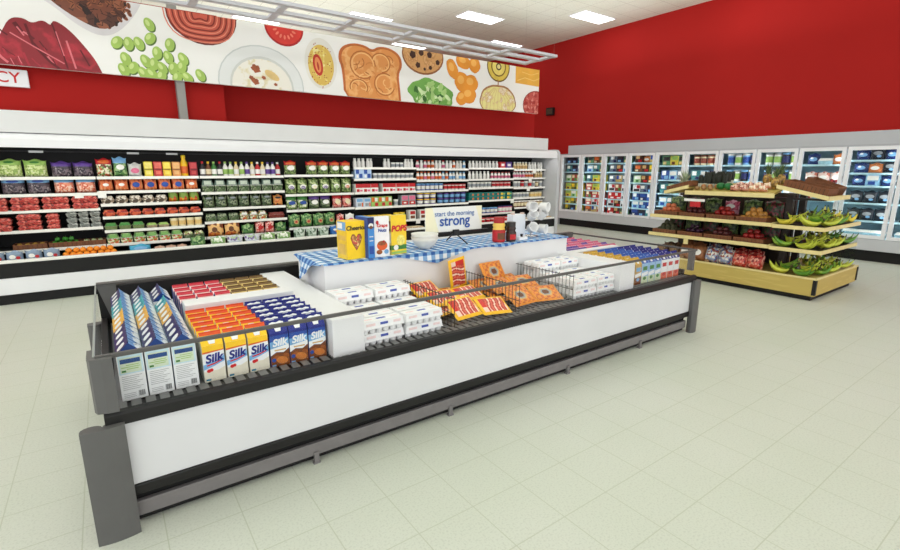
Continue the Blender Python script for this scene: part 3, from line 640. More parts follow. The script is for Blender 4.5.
run(0, 3, -.2, .2, 'punnet_clear', 'clear_punnet', 'punnet', 'grey clear punnet', 3, 3, .076, .03)
wick = M('brown_crate', (118, 72, 42), .6, .2, 16)
def crate(key, w, d, h, mat=wick, t=.012):
    mb = MB().box(-w/2, w/2, -d/2, d/2, 0, .012, mat)
    for y in (-d/2, d/2-t): mb.box(-w/2, w/2, y, y+t, .0125, h, mat)
    for x in (-w/2, w/2-t): mb.box(x, x+t, -d/2+t, d/2-t, .0125, h, mat)
    rm = M('crate_slat_dark', (78, 46, 28), .6, .2, 20)
    n = max(3, int(w/.045))
    for i in range(1, n): x = -w/2+i*w/n; mb.box(x-.003, x+.003, -d/2-.002, -d/2-.0003, .015, h-.012, rm)
    kind(key, mb.mesh(key))
crate('crate_shelf', .35, .25, .07)
def fill(cx, cy, z, nx, ny, px, py, key, name, cat, desc, where, grp, layers=1, rz=None, sc=1, flip=False, how='from left'):
    for l in range(layers):
        for j in range(ny-l):
            for i in range(nx-l):
                x, y = cx+(i-(nx-1-l)/2)*px, cy+(j-(ny-1-l)/2)*py
                if flip: x, y = cx+(j-(ny-1-l)/2)*py, cy-(i-(nx-1-l)/2)*px
                o = place(key, name, cat, (x, y, z+l*px*.72), random.uniform(0, 6), random.uniform(-.2, .2), random.uniform(-.2, .2), sc=sc, group=grp)
                row = ('front row', 'second row', 'third row', 'back row')[j] if ny-l > 1 else ''
                d = desc + (', '+row if row else '') + (', upper layer' if l else '')
                later(o, d, where, i, how)
for x, key, nm, ds in ((-.62, 'squash_yellow', 'yellow_squash', 'yellow squash'), (-.25, 'pepper_green', 'green_pepper', 'green pepper'), (.07, 'pepper_pale', 'pale_pepper', 'pale pepper')):
    y = 8.62; zz = SHELF[0][4]+.001
    w = 'fifth shelf, grape and berry bay'
    o = place('crate_shelf', 'brown_crate', 'crate', (wx(x), y+.08+DY, zz), sc=(1 if x < .05 else .8, 1, 1), group='brown crates on the fifth shelf'); later(o, f'brown crate of {ds}s', w, x)
    fill(wx(x), y+.08+DY, zz+.0135, 4 if x < .05 else 3, 2, .078, .09, key, nm, 'vegetable', ds, w, f'{ds}s in a crate', 2 if key == 'pepper_green' else 1, sc=.78)
run(0, -1, -1.05, -.3, 'bag_flat_blue', 'flat_bag', 'bag', 'flat blue-grey bag', 4)
fill(wx(.02), 8.42+DY, .532, 8, 2, .076, .075, 'orange', 'orange', 'fruit', 'orange', 'bottom deck, grape and berry bay', 'oranges on the bottom deck', 2)
# bay 1
run(1, 0, .22, .42, 'bag_red_top', 'salad_bag', 'bag', 'mixed bag with red top', 1); run(1, 0, .42, .6, 'bag_blue_top', 'salad_bag', 'bag', 'green bag with light blue top', 1); run(1, 0, .6, .78, 'bag_clear', 'clear_bag', 'bag', 'clear bag with pink label', 1)
for i, (n, d) in enumerate((('yellow', 'yellow'), ('red', 'red'), ('gold', 'golden'), ('peach', 'peach'))): run(1, 0, .8+.122*i, .91+.122*i, 'juice_'+n, 'juice_pack', 'juice pack', d+' juice pack with black band', 1, sc=(1, 1, 1))
run(1, 0, 1.28, 1.39, 'jug_yellow', 'juice_jug', 'jug', 'tall yellow juice jug', 1); run(1, 0, 1.4, 1.51, 'juice_crimson', 'juice_pack', 'juice pack', 'crimson juice pack with black band', 1)
run(1, 1, .22, 1.5, ['bag_carrots_plain', 'bag_carrots_plain', 'bag_carrots', 'bag_carrots', 'bag_carrots', 'bag_carrots', 'bag_carrots_plain'], 'carrot_bag', 'bag of vegetables', ['carrot bag with white label', 'carrot bag with white label', 'carrot bag with blue label', 'carrot bag with blue label', 'carrot bag with blue label', 'carrot bag with blue label', 'carrot bag with white label'], 7)
run(1, 2, .22, 1.06, 'pack_mushroom', 'mushroom_pack', 'pack of vegetables', 'mushroom pack', 5); run(1, 2, 1.07, 1.5, 'bag_mixed_peppers', 'pepper_bag', 'bag of vegetables', 'bag of mixed peppers', 3)
run(1, 3, .22, 1.5, 'pack_tomato', 'tomato_pack', 'pack of vegetables', 'red tomato pack', 8, 1)
run(1, 4, .22, .72, 'tub_green_salad', 'salad_tub', 'tub', 'olive salad tub with green lid', 3); run(1, 4, .73, 1.04, 'tub_flat', 'dip_tub', 'tub', 'low tan tub with pale green lid', 2); run(1, 4, 1.05, 1.5, 'tub_cream', 'cream_tub', 'tub', 'round cream tub', 4, zrot=.5, sc=(.9, .9, 1))
run(1, 5, .22, 1.2, 'salad_bowl', 'salad_bowl', 'salad bowl', 'mixed salad bowl with green label', 6, sc=(.93, 1, .95)); run(1, 5, 1.2, 1.5, 'salad_bowl_dark', 'salad_bowl', 'salad bowl', 'dark salad bowl', 2, sc=(.9, 1, .9))
run(1, -1, .46, .75, 'bag_blue_roll', 'blue_roll_bag', 'bag', 'aqua roll-shaped bag', 1); run(1, -1, .78, 1.22, 'pack_slices', 'meat_slice_pack', 'pack', 'flat pinkish pack of slices', 3); run(1, -1, 1.24, 1.5, 'bag_green_veg', 'greens_bag', 'bag of vegetables', 'bag of bright greens', 1)
# bay 2
ks = ['dark', 'amber', 'green', 'dark', 'white', 'white', 'cream', 'white', 'violet', 'cream', 'ruby', 'cream', 'violet', 'violet', 'ruby']
run(2, 0, 1.55, 2.8, ['dressing_'+k for k in ks], 'dressing_bottle', 'bottle', [{'dark': 'dark dressing bottle with red cap', 'amber': 'amber dressing bottle with yellow cap', 'green': 'green dressing bottle', 'white': 'white dressing bottle with green cap', 'cream': 'cream dressing bottle with yellow cap', 'violet': 'white dressing bottle with purple cap', 'ruby': 'red dressing bottle with white cap'}[k] for k in ks], 15)
run(2, 1, 1.54, 2.81, 'clamshell_greens', 'salad_clamshell', 'clamshell pack', 'dark leafy greens clamshell', 7, sc=(.95, 1, 1)); run(2, 2, 1.54, 2.62, 'bag_herbs', 'herb_bag', 'bag of vegetables', 'dark green herb bag', 6); run(2, 2, 2.63, 2.81, 'bag_herbs_orange', 'carrot_bag', 'bag of vegetables', 'orange vegetable bag with dark label', 1)
run(2, 3, 1.54, 2.05, 'tray_green', 'greens_tray', 'tray of vegetables', 'dark green vegetable tray', 3); run(2, 3, 2.06, 2.5, 'tray_mixed', 'salad_tray', 'tray of vegetables', 'mixed salad tray with white label', 3, sc=(.82, 1, 1)); run(2, 3, 2.52, 2.8, 'tray_red', 'meat_tray', 'tray', 'dark red tray', 1)
run(2, 4, 1.55, 2.05, 'bag_orange_snack', 'snack_bag', 'bag', 'orange and brown bag', 2); run(2, 4, 2.06, 2.27, 'bag_green_veg', 'greens_bag', 'bag of vegetables', 'bag of bright greens', 1); run(2, 4, 2.28, 2.6, 'bag_pink_veg', 'radish_bag', 'bag of vegetables', 'pink and red vegetable bag', 2); run(2, 4, 2.61, 2.81, 'bag_green_veg', 'greens_bag', 'bag of vegetables', 'bag of bright greens', 1)
run(2, -1, 1.54, 1.78, 'bag_pale_greens', 'greens_bag', 'bag of vegetables', 'bag of pale greens', 1); run(2, -1, 1.78, 2.3, 'bag_cabbage', 'cabbage_bag', 'bag of vegetables', 'purple and white cabbage bag', 2); run(2, -1, 2.3, 2.81, 'bag_pale_greens', 'lettuce_bag', 'bag of vegetables', 'pale lettuce bag', 2)
# bay 3
run(3, 0, 2.86, 3.08, 'bag_salad_red_top', 'salad_bag', 'bag of vegetables', 'red-topped salad bag, standing apart', 1); run(3, 0, 3.24, 4.1, 'bag_salad_red_top', 'salad_bag', 'bag of vegetables', 'red-topped salad bag', 4)
ks = ['violet', 'violet', 'cream', 'violet', 'lime', 'orange']
run(3, 1, 2.85, 4.1, ['bag_salad_'+k for k in ks], 'salad_bag', 'bag of vegetables', [f'green salad bag with {k} label' for k in ks], 6, sc=(1.05, 1, 1))
run(3, 2, 2.85, 3.25, 'bag_slaw', 'salad_bag', 'bag of vegetables', 'green-topped salad bag', 2); run(3, 2, 3.25, 3.68, 'bag_purple_salad', 'salad_bag', 'bag of vegetables', 'purple-topped salad bag', 2); run(3, 2, 3.7, 4.1, 'bag_red_salad', 'salad_bag', 'bag of vegetables', 'red-topped mixed bag', 2)
run(3, 3, 2.85, 3.72, 'bag_kale', 'kale_bag', 'bag of vegetables', 'bag of bright kale', 4, sc=(.88, 1, 1)); run(3, 3, 3.73, 3.9, 'bag_pink_veg', 'radish_bag', 'bag of vegetables', 'pink vegetable bag', 1); run(3, 3, 3.91, 4.1, 'bag_white_label', 'white_bag', 'bag', 'white bag with pink label', 1)
run(3, -1, 2.85, 3.5, 'bag_sprouts', 'sprout_bag', 'bag of vegetables', 'grey-green sprout bag', 3, sc=(.8, 1, 1)); run(3, -1, 3.5, 4.1, 'bag_blue_veg', 'blue_bag', 'bag of vegetables', 'blue bag with orange label', 2)
# bay 4
for x0, x1, n in ((4.15, 4.4, 3), (4.42, 4.56, 2), (4.78, 4.95, 2), (5.25, 5.47, 3)): run(4, 0, x0, x1, 'drink_white', 'drink_bottle', 'bottle', 'white drink bottle', n)
run(4, 0, 4.96, 5.24, 'tub_white', 'white_tub', 'tub', 'small white tub', 3, sc=.8)
run(4, 1, 4.15, 4.5, 'box_blue_white', 'milk_box', 'box', 'light blue and white box', 2); run(4, 1, 4.55, 5.47, 'tub_white', 'white_tub', 'tub', 'white tub', 9, sc=(1, 1, .85))
run(4, 2, 4.15, 4.63, 'box_red_white', 'dessert_box', 'box', 'red and white box, left set', 3); run(4, 2, 4.72, 5.47, 'box_red_white', 'dessert_box', 'box', 'red and white box, right set', 5, zrot=.03)
run(4, 3, 4.15, 4.46, 'box_white_blue', 'snack_box', 'box', 'pale blue and white box', 2, zrot=.03); run(4, 3, 4.47, 4.93, 'box_green_orange', 'snack_box', 'box', 'green box with orange corner', 3, zrot=.03); run(4, 3, 4.97, 5.12, 'tub_white', 'white_tub', 'tub', 'white tub', 1); run(4, 3, 5.14, 5.47, 'box_pink_stack', 'snack_box', 'box', 'pink and red box', 2, zrot=.03)
run(4, 4, 4.15, 4.9, 'tub_yellow', 'green_tub', 'tub', 'light green tub with yellow lid', 7); run(4, 4, 4.95, 5.2, 'tub_yellow', 'green_tub', 'tub', 'light green tub with yellow lid', 2, sc=1.2); run(4, 4, 5.25, 5.47, 'box_snack_brown', 'snack_box', 'box', 'white box with red and brown picture', 1, zrot=.03)
run(4, -1, 4.15, 5.47, 'flat_cheese', 'cheese_pack', 'pack', 'flat brown-edged cheese pack', 9)
# bay 5
ks = ['red', 'white', 'red', 'orange', 'orange', 'white', 'white', 'red', 'white', 'white', 'orange', 'white', 'white', 'blue']
dd = {'red': 'white bottle with red cap', 'white': 'plain white bottle', 'orange': 'white bottle with orange cap', 'blue': 'white bottle with light blue cap'}
run(5, 0, 5.53, 6.81, ['drink_'+k for k in ks], 'drink_bottle', 'bottle', [dd[k] for k in ks], 14)
ks = ['orange', 'orange', 'red', 'orange', 'red', 'orange', 'orange', 'blue', 'orange', 'blue', 'blue', 'white', 'blue', 'blue']
run(5, 1, 5.53, 6.81, ['drink_'+k for k in ks], 'drink_bottle', 'bottle', [dd[k] for k in ks], 14)
run(5, 2, 5.53, 6.2, 'tub_blue', 'blue_tub', 'tub', 'blue tub with light blue lid', 6, sc=(1, 1, 1.15)); run(5, 2, 6.22, 6.81, 'tub_red', 'red_tub', 'tub', 'white tub with red lid', 6)
run(5, 3, 5.53, 6.02, 'tub_purple', 'purple_tub', 'tub', 'purple tub with yellow lid', 3, 2, .121, .1, (1.35, 1.35, 1.0)); run(5, 3, 6.05, 6.81, 'tub_navy', 'navy_tub', 'tub', 'navy tub with purple lid', 5, 2, .111, .1, (1.25, 1.25, 1.0))
run(5, 4, 5.53, 6.81, 'box_snack_brown', 'snack_box', 'box', 'white box with red and brown picture', 8, zrot=.03)
run(5, -1, 5.53, 6.81, 'tub_white', 'white_tub', 'tub', 'white tub', 9)
# bay 6
run(6, 0, 6.87, 7.75, 'drink_white', 'drink_bottle', 'bottle', 'plain white bottle', 9, sc=(1, 1, .9)); run(6, 0, 7.76, 7.92, 'box_red_small', 'red_box', 'box', 'small red box with white centre', 1); run(6, 0, 7.94, 8.12, 'box_purple_small', 'purple_box', 'box', 'small purple box with white centre', 1)
run(6, 1, 6.87, 7.5, 'drink_white', 'drink_bottle', 'bottle', 'plain white bottle', 6); run(6, 1, 7.52, 8.15, 'drink_red', 'drink_bottle', 'bottle', 'white bottle with red cap', 6, sc=(1, 1, .9))
run(6, 2, 6.87, 7.55, 'tub_white', 'white_tub', 'tub', 'white tub', 6); run(6, 2, 7.56, 8.15, 'tub_red', 'red_tub', 'tub', 'white tub with red lid', 5, 1)
run(6, 3, 6.87, 7.75, 'box_teal', 'teal_box', 'box', 'teal box with orange mark', 6, 2, .088, .02); run(6, 3, 7.76, 8.15, 'box_teal_gold', 'teal_box', 'box', 'teal box with gold and lime marks', 2, 2, .088, .02)
run(6, 4, 6.87, 7.7, 'tub_blue', 'blue_tub', 'tub', 'blue tub with light blue lid', 7); run(6, 4, 7.72, 8.15, 'tub_pink', 'pink_tub', 'tub', 'pink tub with navy lid', 4, sc=(1, 1, 1.2))
run(6, -1, 6.87, 7.8, 'tub_red', 'red_tub', 'tub', 'white tub with red lid', 7); run(6, -1, 7.85, 8.15, 'tub_purple', 'purple_tub', 'tub', 'purple tub with yellow lid', 2)
# bay 7
run(7, 0, 8.22, 8.68, 'drink_cream', 'drink_bottle', 'bottle', 'cream bottle with white cap', 5); run(7, 0, 8.7, 9.2, 'drink_white', 'drink_bottle', 'bottle', 'plain white bottle', 5)
run(7, 1, 8.22, 8.6, 'drink_red', 'drink_bottle', 'bottle', 'white bottle with red cap', 4); run(7, 1, 8.62, 8.9, 'drink_orange', 'drink_bottle', 'bottle', 'white bottle with orange cap', 3); run(7, 1, 8.92, 9.2, 'drink_cream', 'drink_bottle', 'bottle', 'cream bottle with white cap', 3)
run(7, 2, 8.22, 9.2, ['tub_white', 'tub_white', 'tub_red', 'tub_white', 'tub_red', 'tub_white', 'tub_brown', 'tub_white'], ['white_tub', 'white_tub', 'red_tub', 'white_tub', 'red_tub', 'white_tub', 'brown_tub', 'white_tub'], 'tub', ['white tub', 'white tub', 'white tub with red lid', 'white tub', 'white tub with red lid', 'white tub', 'brown tub with white lid', 'white tub'], 8, sc=(1, 1, 1.2))
run(7, 3, 8.22, 8.75, 'tub_white', 'white_tub', 'tub', 'white tub', 5); run(7, 3, 8.77, 9.2, 'tub_cream', 'cream_tub', 'tub', 'round cream tub', 3)
run(7, 4, 8.22, 9.2, 'tub_brown', 'brown_tub', 'tub', 'brown tub with white lid', 9, sc=(1, 1, 1.2)); run(7, -1, 8.22, 9.2, 'flat_cheese', 'cheese_pack', 'pack', 'flat brown-edged cheese pack', 7)
#PART3
# ================================================================== GLASS-DOOR FREEZER (right wall)
fz = thing('glass_door_freezer', 'long white glass-door freezer along the right red wall behind the produce stand', 'freezer', (11.8, 5.5, 0))
def fpart(name, mb, bevel=0, parent=None):
    me = mb.mesh(name, bevel); me.transform(Matrix.Translation((-12, -5.5, 0))); return link(name, me, parent or fz)
ND, DP, FY = 12, .793, 10.5
FE = FY-ND*DP
fin = M('freezer_inner', (126, 160, 172), .5, .06, 6); fsh = M('freezer_shelf', (176, 212, 222), .4, .05, 8)
fpart('kick_plate', MB().box(12.05, 12.9, FE, FY, 0, .205, blackin))
fpart('base_panel', MB().box(11.98, 12.9, FE, FY, .206, .425, M('freezer_grey', (202, 203, 207), .4, .03, 4)), .008)
fpart('back_panel', MB().box(12.8, 12.9, FE, FY, .426, 2.14, fin))
fpart('top_panel', MB().box(12.0, 12.9, FE, FY, 2.13, 2.16, lgrey))
fpart('side_panel', MB().box(12.0, 12.9, FY, FY+.05, 0, 2.16, lgrey)); fpart('side_panel', MB().box(12.0, 12.9, FE-.05, FE, 0, 2.16, lgrey))
fpart('header_panel', MB().box(12.4, 12.89, FE-.05, 10.6, 2.161, 2.425, M('freezer_header', (190, 192, 195), .5, .02, 3)), .006)
flm = emit('freezer_lamp', (.86, .97, 1), FREEZER_LAMP)
SH1 = [1.88, 1.63, 1.35, 1.10, .88, .67, .455]; SH2 = [1.80, 1.44, 1.10, .77, .455]; SH3 = [1.88, 1.64, 1.40, 1.08, .75, .455]
fhand = M('freezer_handle', (206, 208, 212), .3, .03, 8)
for k in range(ND):
    y1 = FY-k*DP; y0 = y1-DP
    dr = fpart('door', MB().box(11.97, 12.03, y0+.012, y0+.075, .43, 2.125, white).box(11.97, 12.03, y1-.075, y1-.012, .43, 2.125, white).box(11.97, 12.03, y0+.0755, y1-.0755, .43, .49, white).box(11.97, 12.03, y0+.0755, y1-.0755, 2.06, 2.125, white))
    g = MB().box(11.995, 12.003, y0+.074, y1-.074, .489, 2.061, glass).mesh('pane'); g.transform(Matrix.Translation((-12, -5.5, 0))); link('pane', g, dr)
    h = MB().tube([(11.97, y0+.045, 1.0), (11.945, y0+.045, 1.03), (11.945, y0+.045, 1.42), (11.97, y0+.045, 1.45)], .008, fhand).mesh('handle'); h.transform(Matrix.Translation((-12, -5.5, 0))); link('handle', h, dr)
    fpart('lamp', MB().box(12.06, 12.08, y0+.07, y0+.085, .5, 2.05, flm))
    for z in (SH1 if k < 4 else SH3 if k > 8 else SH2):
        fpart('shelf', MB().box(12.14, 12.78, y0+.02, y1-.04, z-.022, z-.001, fsh).box(12.125, 12.139, y0+.02, y1-.04, z-.03, z+.004, fsh))
def fb(key, c, p, w=.2, h=.19): pbox(key, w, .14, h, M('frozen_'+key, c, .4, .2, 18), p)
fb('fz_navy', (30, 40, 74), [(.1, .9, .55, .9, Dk), (.15, .6, .1, .4, Lb)]); fb('fz_teal', (64, 130, 132), [(.1, .6, .5, .92, Wp), (.5, .9, .1, .4, Nv)]); fb('fz_lightgreen', (166, 200, 150), [(.1, .9, .5, .9, Wp), (.3, .7, .1, .4, Gn)])
fb('fz_yellow', (214, 196, 70), [(.1, .9, .55, .95, Lg), (.2, .6, .1, .4, Br)]); fb('fz_olive', (110, 120, 58), [(.1, .6, .4, .9, Yl), (.6, .9, .1, .4, Dk)]); fb('fz_green', (80, 130, 84), [(.1, .9, .5, .9, Dk), (.1, .5, .1, .4, Tn)])
fb('fz_rust', (150, 66, 50), [(.1, .5, .5, .95, Cr), (.5, .9, .1, .5, Gn)]); fb('fz_redpink', (196, 64, 62), [(.1, .9, .55, .9, Cr), (.2, .7, .1, .4, Wp)]); fb('fz_brown', (110, 72, 44), [(.1, .8, .45, .9, Or), (.1, .5, .1, .35, Cr)])
fb('fz_grey', (104, 122, 138), [(.1, .6, .5, .9, Wp), (.5, .9, .1, .4, Nv)]); fb('fz_tan', (186, 160, 96), [(.1, .5, .4, .95, Bl), (.55, .9, .5, .9, Wp)]); fb('fz_white', (216, 218, 220), [(.1, .9, .1, .45, Dk), (.5, .95, .5, .95, Rd)])
fb('fz_red', (196, 34, 34), [(.1, .5, .5, .9, Wp), (.4, .9, .1, .3, Wp)]); fb('fz_blue', (44, 80, 150), [(.1, .6, .5, .95, Wp), (.4, .9, .1, .45, Lb)]); fb('fz_darkblue', (30, 48, 104), [(.1, .9, .5, .9, Bl), (.2, .5, .1, .35, Wp)]); fb('fz_lightblue', (140, 190, 220), [(.1, .9, .5, .9, Wp), (.2, .7, .1, .4, Bl)]); fb('fz_coffee', (74, 48, 36), [(.1, .6, .5, .95, Tn), (.4, .9, .1, .4, Rd)])
tub('fz_tub_cream', .062, .19, Cr, M('ice_cream_lid', (120, 60, 40), .5, .1, 12), M('ice_cream_label', (150, 70, 50), .5, .2, 25), 1.05); tub('fz_tub_blue', .062, .2, Lb, Wp, Bl, 1.05); tub('fz_tub_white', .062, .2, Wp, Gy, Lg, 1.05); tub('fz_tub_dark', .062, .2, Dk, Lb, Nv, 1.05)
bag('fz_bag_red', .22, .17, .1, MP('frozen_bag_red', [(150, 50, 50), (196, 110, 90), (226, 200, 190), (96, 30, 34)], 20), None, [(.5, .5, .3, .2, Wp)]); bag('fz_bag_blue', .22, .17, .1, M('frozen_bag_blue', (36, 54, 110), .3, .25, 14), None, [(.5, .5, .3, .2, Lb), (.4, .6, .12, .1, Wp)]); bag('fz_bag_orange', .22, .16, .1, M('frozen_bag_orange', (206, 120, 66), .35, .25, 14), None, [(.5, .5, .3, .2, Wp)])
bag('fz_bag_dark', .22, .2, .1, M('frozen_bag_dark', (34, 40, 50), .3, .3, 14), None, [(.5, .55, .3, .16, Gy), (.6, .3, .15, .1, Lb)]); clam('fz_tray', .24, .16, .1, M('aqua_tray', (160, 200, 214), .35, .15, 14), Wp)
FD = {'navy': 'navy blue frozen box', 'teal': 'teal and white frozen box', 'lightgreen': 'pale green frozen box', 'yellow': 'yellow frozen box', 'olive': 'olive frozen box', 'green': 'green frozen box', 'rust': 'rust-red frozen box', 'redpink': 'red and cream frozen box', 'brown': 'brown frozen box', 'grey': 'blue-grey frozen box', 'tan': 'tan frozen box', 'white': 'white frozen box with red corner', 'red': 'bright red frozen box', 'blue': 'blue and white frozen box', 'darkblue': 'dark blue frozen box', 'lightblue': 'light blue frozen box', 'coffee': 'coffee-brown frozen box',
      'tub_cream': 'cream ice cream tub', 'tub_blue': 'light blue ice cream tub', 'tub_white': 'white ice cream tub', 'tub_dark': 'dark ice cream tub', 'bag_red': 'red frozen bag', 'bag_blue': 'navy frozen bag', 'bag_orange': 'orange frozen bag', 'bag_dark': 'dark frozen bag', 'tray': 'pale aqua frozen tray'}
FC = [['navy navy teal', 'teal navy grey', 'lightgreen rust lightgreen', 'yellow olive yellow', 'yellow lightgreen yellow', 'yellow olive brown', 'olive navy yellow'],
      ['green brown green', 'lightblue teal green', 'teal yellow yellow', 'redpink yellow yellow', 'rust redpink rust', 'redpink white redpink', 'brown tan rust'],
      ['grey navy green', 'grey coffee lightblue', 'grey tan grey', 'white rust white', 'red red white', 'white coffee white', 'red coffee green'],
      ['coffee bag_orange tan', 'brown coffee olive', 'lightgreen coffee brown', 'white grey navy', 'blue darkblue blue', 'lightblue blue darkblue', 'darkblue navy teal'],
      ['green yellow green', 'blue lightblue grey', 'teal lightgreen teal', 'lightblue teal grey'],
      ['tub_cream tub_cream tub_cream tub_cream', 'teal lightblue navy', 'green coffee teal'],
      ['tub_blue tub_white tub_blue tub_dark', 'tub_dark tub_white tub_dark tub_blue', 'teal green lightblue'],
      ['tub_white tub_white tub_dark tub_white', 'tub_dark tub_white tub_dark tub_white', 'lightblue white lightblue'],
      ['bag_blue tray bag_orange', 'bag_red bag_red bag_red', 'bag_red tray bag_red'],
      ['bag_blue bag_dark bag_blue', 'bag_blue bag_orange bag_dark', 'bag_blue lightblue bag_blue', 'bag_dark bag_dark bag_dark', 'bag_dark bag_dark bag_dark', 'tray tray tray'],
      ['bag_blue bag_dark bag_blue', 'bag_dark bag_blue bag_dark', 'bag_blue lightblue bag_blue', 'bag_dark bag_dark bag_dark', 'bag_dark bag_blue bag_dark', 'tray tray tray']]
for k, rows in enumerate(FC):
    y1 = FY-k*DP; sh = SH1 if k < 4 else SH3 if k > 8 else SH2
    for r, row in enumerate(rows):
        it = row.split(); n = len(it); pw = .64/n
        for i, w in enumerate(it):
            o = place('fz_'+w, 'ice_cream_tub' if 'tub' in w else 'frozen_bag' if 'bag' in w else 'frozen_tray' if w == 'tray' else 'frozen_food_box', 'frozen food', (12.03, y1-.09-pw*(i+.5), sh[r]+.001), -PI/2+random.uniform(-.06, .06), sc=(1.04*pw/.213 if n == 3 else 1.1, 1, 1.02 if k < 4 else 1.25 if k < 9 else 1.12), group=f'frozen food behind the {ORD[k]} freezer door')
            later(o, FD[w], f'{SN[r]} behind {ORD[k]} freezer door', i)

# ================================================================== CHILLED BUNKER (foreground)
bk = thing('chilled_display_bunker', 'large white open chilled bunker with black trim and grey bumpers, in the foreground', 'refrigerated display', (2.56, 3.49, 0))
TB = Matrix.Translation((-2.56, -3.49, 0))
def bpart(name, mb, bevel=0, parent=None, label=None):
    me = mb.mesh(name, bevel); me.transform(TB); o = link(name, me, parent or bk)
    if label: o['label'] = label
    return o
BXa, BXb, BYa, BYb = 0.0, 5.085, 2.58, 4.34
bpart('base', MB().box(.05, 5.03, 2.625, 4.30, .012, .228, blackin))
bpart('body', MB().box(BXa, BXb, BYa, BYb, .2285, .553, M('bunker_white', (213, 213, 215), .42, .02, 3)), .006)
bpart('lower_bumper', MB().box(.01, 5.07, 2.572, 2.624, .175, .228, black), .006)
bpart('kick_rail', MB().box(.06, 5.02, 2.592, 2.622, .05, .128, mgrey), .004, label='grey kick rail')
for x in (.957, 1.93, 3.157, 4.2): bpart('foot', MB().box(x-.014, x+.014, 2.58, 2.6, 0, .075, mgrey).box(x-.02, x+.02, 2.578, 2.61, 0, .012, mgrey), label='grey foot')
# black rail around the well
pr = [(2.565, .554), (2.565, .604), (2.573, .617), (2.598, .621), (2.614, .612), (2.62, .6), (2.70, .599), (2.70, .554)]
bpart('top_bumper', MB().prism(pr, 'x', 0.0, 5.085, black))
bpart('back_wall', MB().box(.0, 5.085, 4.25, 4.34, .554, .868, blackin))
bpart('end_wall', MB().box(0.0, .035, 2.70, 4.25, .554, .64, black)); bpart('end_wall', MB().box(5.05, 5.085, 2.70, 4.25, .554, .66, black))
ribm = M('grille_rib', (112, 112, 112), .4, .12, 20)
gr = MB().box(.036, 5.05, 2.70, 4.25, .554, .585, blackin)
for i in range(86):
    x = .07+.059*i
    if x < 5.03: gr.box(x-.019, x+.019, 2.713, 4.24, .5855, .597, ribm)
bpart('deck_grille', gr)
gr2 = MB()
for i in range(86):
    x = .07+.059*i
    if x < 5.03: gr2.poly([(x-.021, 2.624, .6035), (x+.021, 2.624, .6035), (x+.021, 2.712, .6055), (x-.021, 2.712, .6055)], ribm)
bpart('air_grille', gr2)
# dividers, ledges, island
dv = M('divider_white', (226, 226, 227), .5, .02, 4)
bpart('divider', MB().box(1.12, 1.325, 2.65, 4.245, .598, .835, dv), .004); bpart('divider', MB().box(3.88, 4.10, 2.65, 3.62, .598, .85, dv), .004)
bpart('ledge', MB().box(.45, 1.119, 3.345, 3.50, .598, .872, dv), .004); bpart('ledge', MB().box(4.101, 4.85, 3.36, 3.46, .598, .85, dv), .004)
bpart('island', MB().box(1.372, 4.0, 3.40, 3.98, .598, 1.02, dv), .004, label='white raised island in the middle of the bunker')
# corner bumpers
def lobed(x0, x1, yf, yb, out):
    pts = []; n = 9; w = (x1-x0)/2
    for i in range(n): t = i/(n-1); pts.append((x0+(x1-x0)*t, yf+out*.012*(1-(2*t-1)**2)*-1))
    for k in (1, 0):
        for i in range(8):
            a = PI*i/7; pts.append((x0+w*k+w/2+w/2*math.cos(a), yb+(1 if yb > yf else -1)*.034*math.sin(a)))
    return pts
for nm, x0, x1, yf, yb in (('f', -.095, .072, 2.537, 2.562), ('f', 5.02, 5.14, 2.537, 2.562), ('r', -.095, .072, 4.44, 4.39), ('r', 5.02, 5.14, 4.44, 4.39)):
    bpart('corner_bumper', MB().prism(lobed(x0, x1, yf, yb, 1 if nm == 'f' else -1), 'z', 0.0, .568, grey), label='grey corner bumper')
# corner posts, rails, glass
cpost = [(-.03, 2.60), (-.02, 2.57), (.02, 2.555), (.062, 2.552), (.062, 2.58), (.02, 2.585), (.0, 2.60), (-.002, 2.72), (-.03, 2.72)]
bpart('corner_post', MB().prism(cpost, 'z', .628, .885, grey), label='grey moulded corner post')
bpart('corner_post', MB().add([(.0, 4.235, .885), (.0, 4.30, .885), (.115, 4.30, .885), (.115, 4.235, .885), (.07, 4.235, .60), (.07, 4.30, .60), (.115, 4.30, .60), (.115, 4.235, .60)], [(0, 1, 2, 3), (7, 6, 5, 4), (0, 3, 7, 4), (1, 0, 4, 5), (2, 1, 5, 6), (3, 2, 6, 7)], grey), label='grey rear corner post')
bpart('corner_post', MB().box(5.05, 5.08, 2.6, 2.66, .665, .885, grey), label='slim grey corner post')
bpart('corner_post', MB().box(4.95, 5.065, 4.22, 4.30, .84, .885, grey))
hr = M('hand_rail_grey', (84, 82, 80), .4, .06, 10)
bpart('hand_rail', MB().box(.0, 5.085, 2.585, 2.605, .872, .893, hr), .004); bpart('hand_rail', MB().box(.0, 5.085, 4.235, 4.30, .8855, .898, hr), .003)
bpart('hand_rail', MB().box(5.055, 5.08, 2.606, 4.234, .875, .893, hr), .004); bpart('hand_rail', MB().box(-.008, .0, 2.606, 4.234, .872, .888, M('glass_edge', (150, 156, 152), .3, .05, 10)), label='thin pale glass edge')
bpart('glass_panel', MB().box(.063, 5.049, 2.592, 2.598, .666, .871, glass)); bpart('glass_panel', MB().box(-.006, -.001, 2.722, 4.23, .62, .871, glass)); bpart('glass_panel', MB().box(5.065, 5.071, 2.661, 4.22, .665, .874, glass))

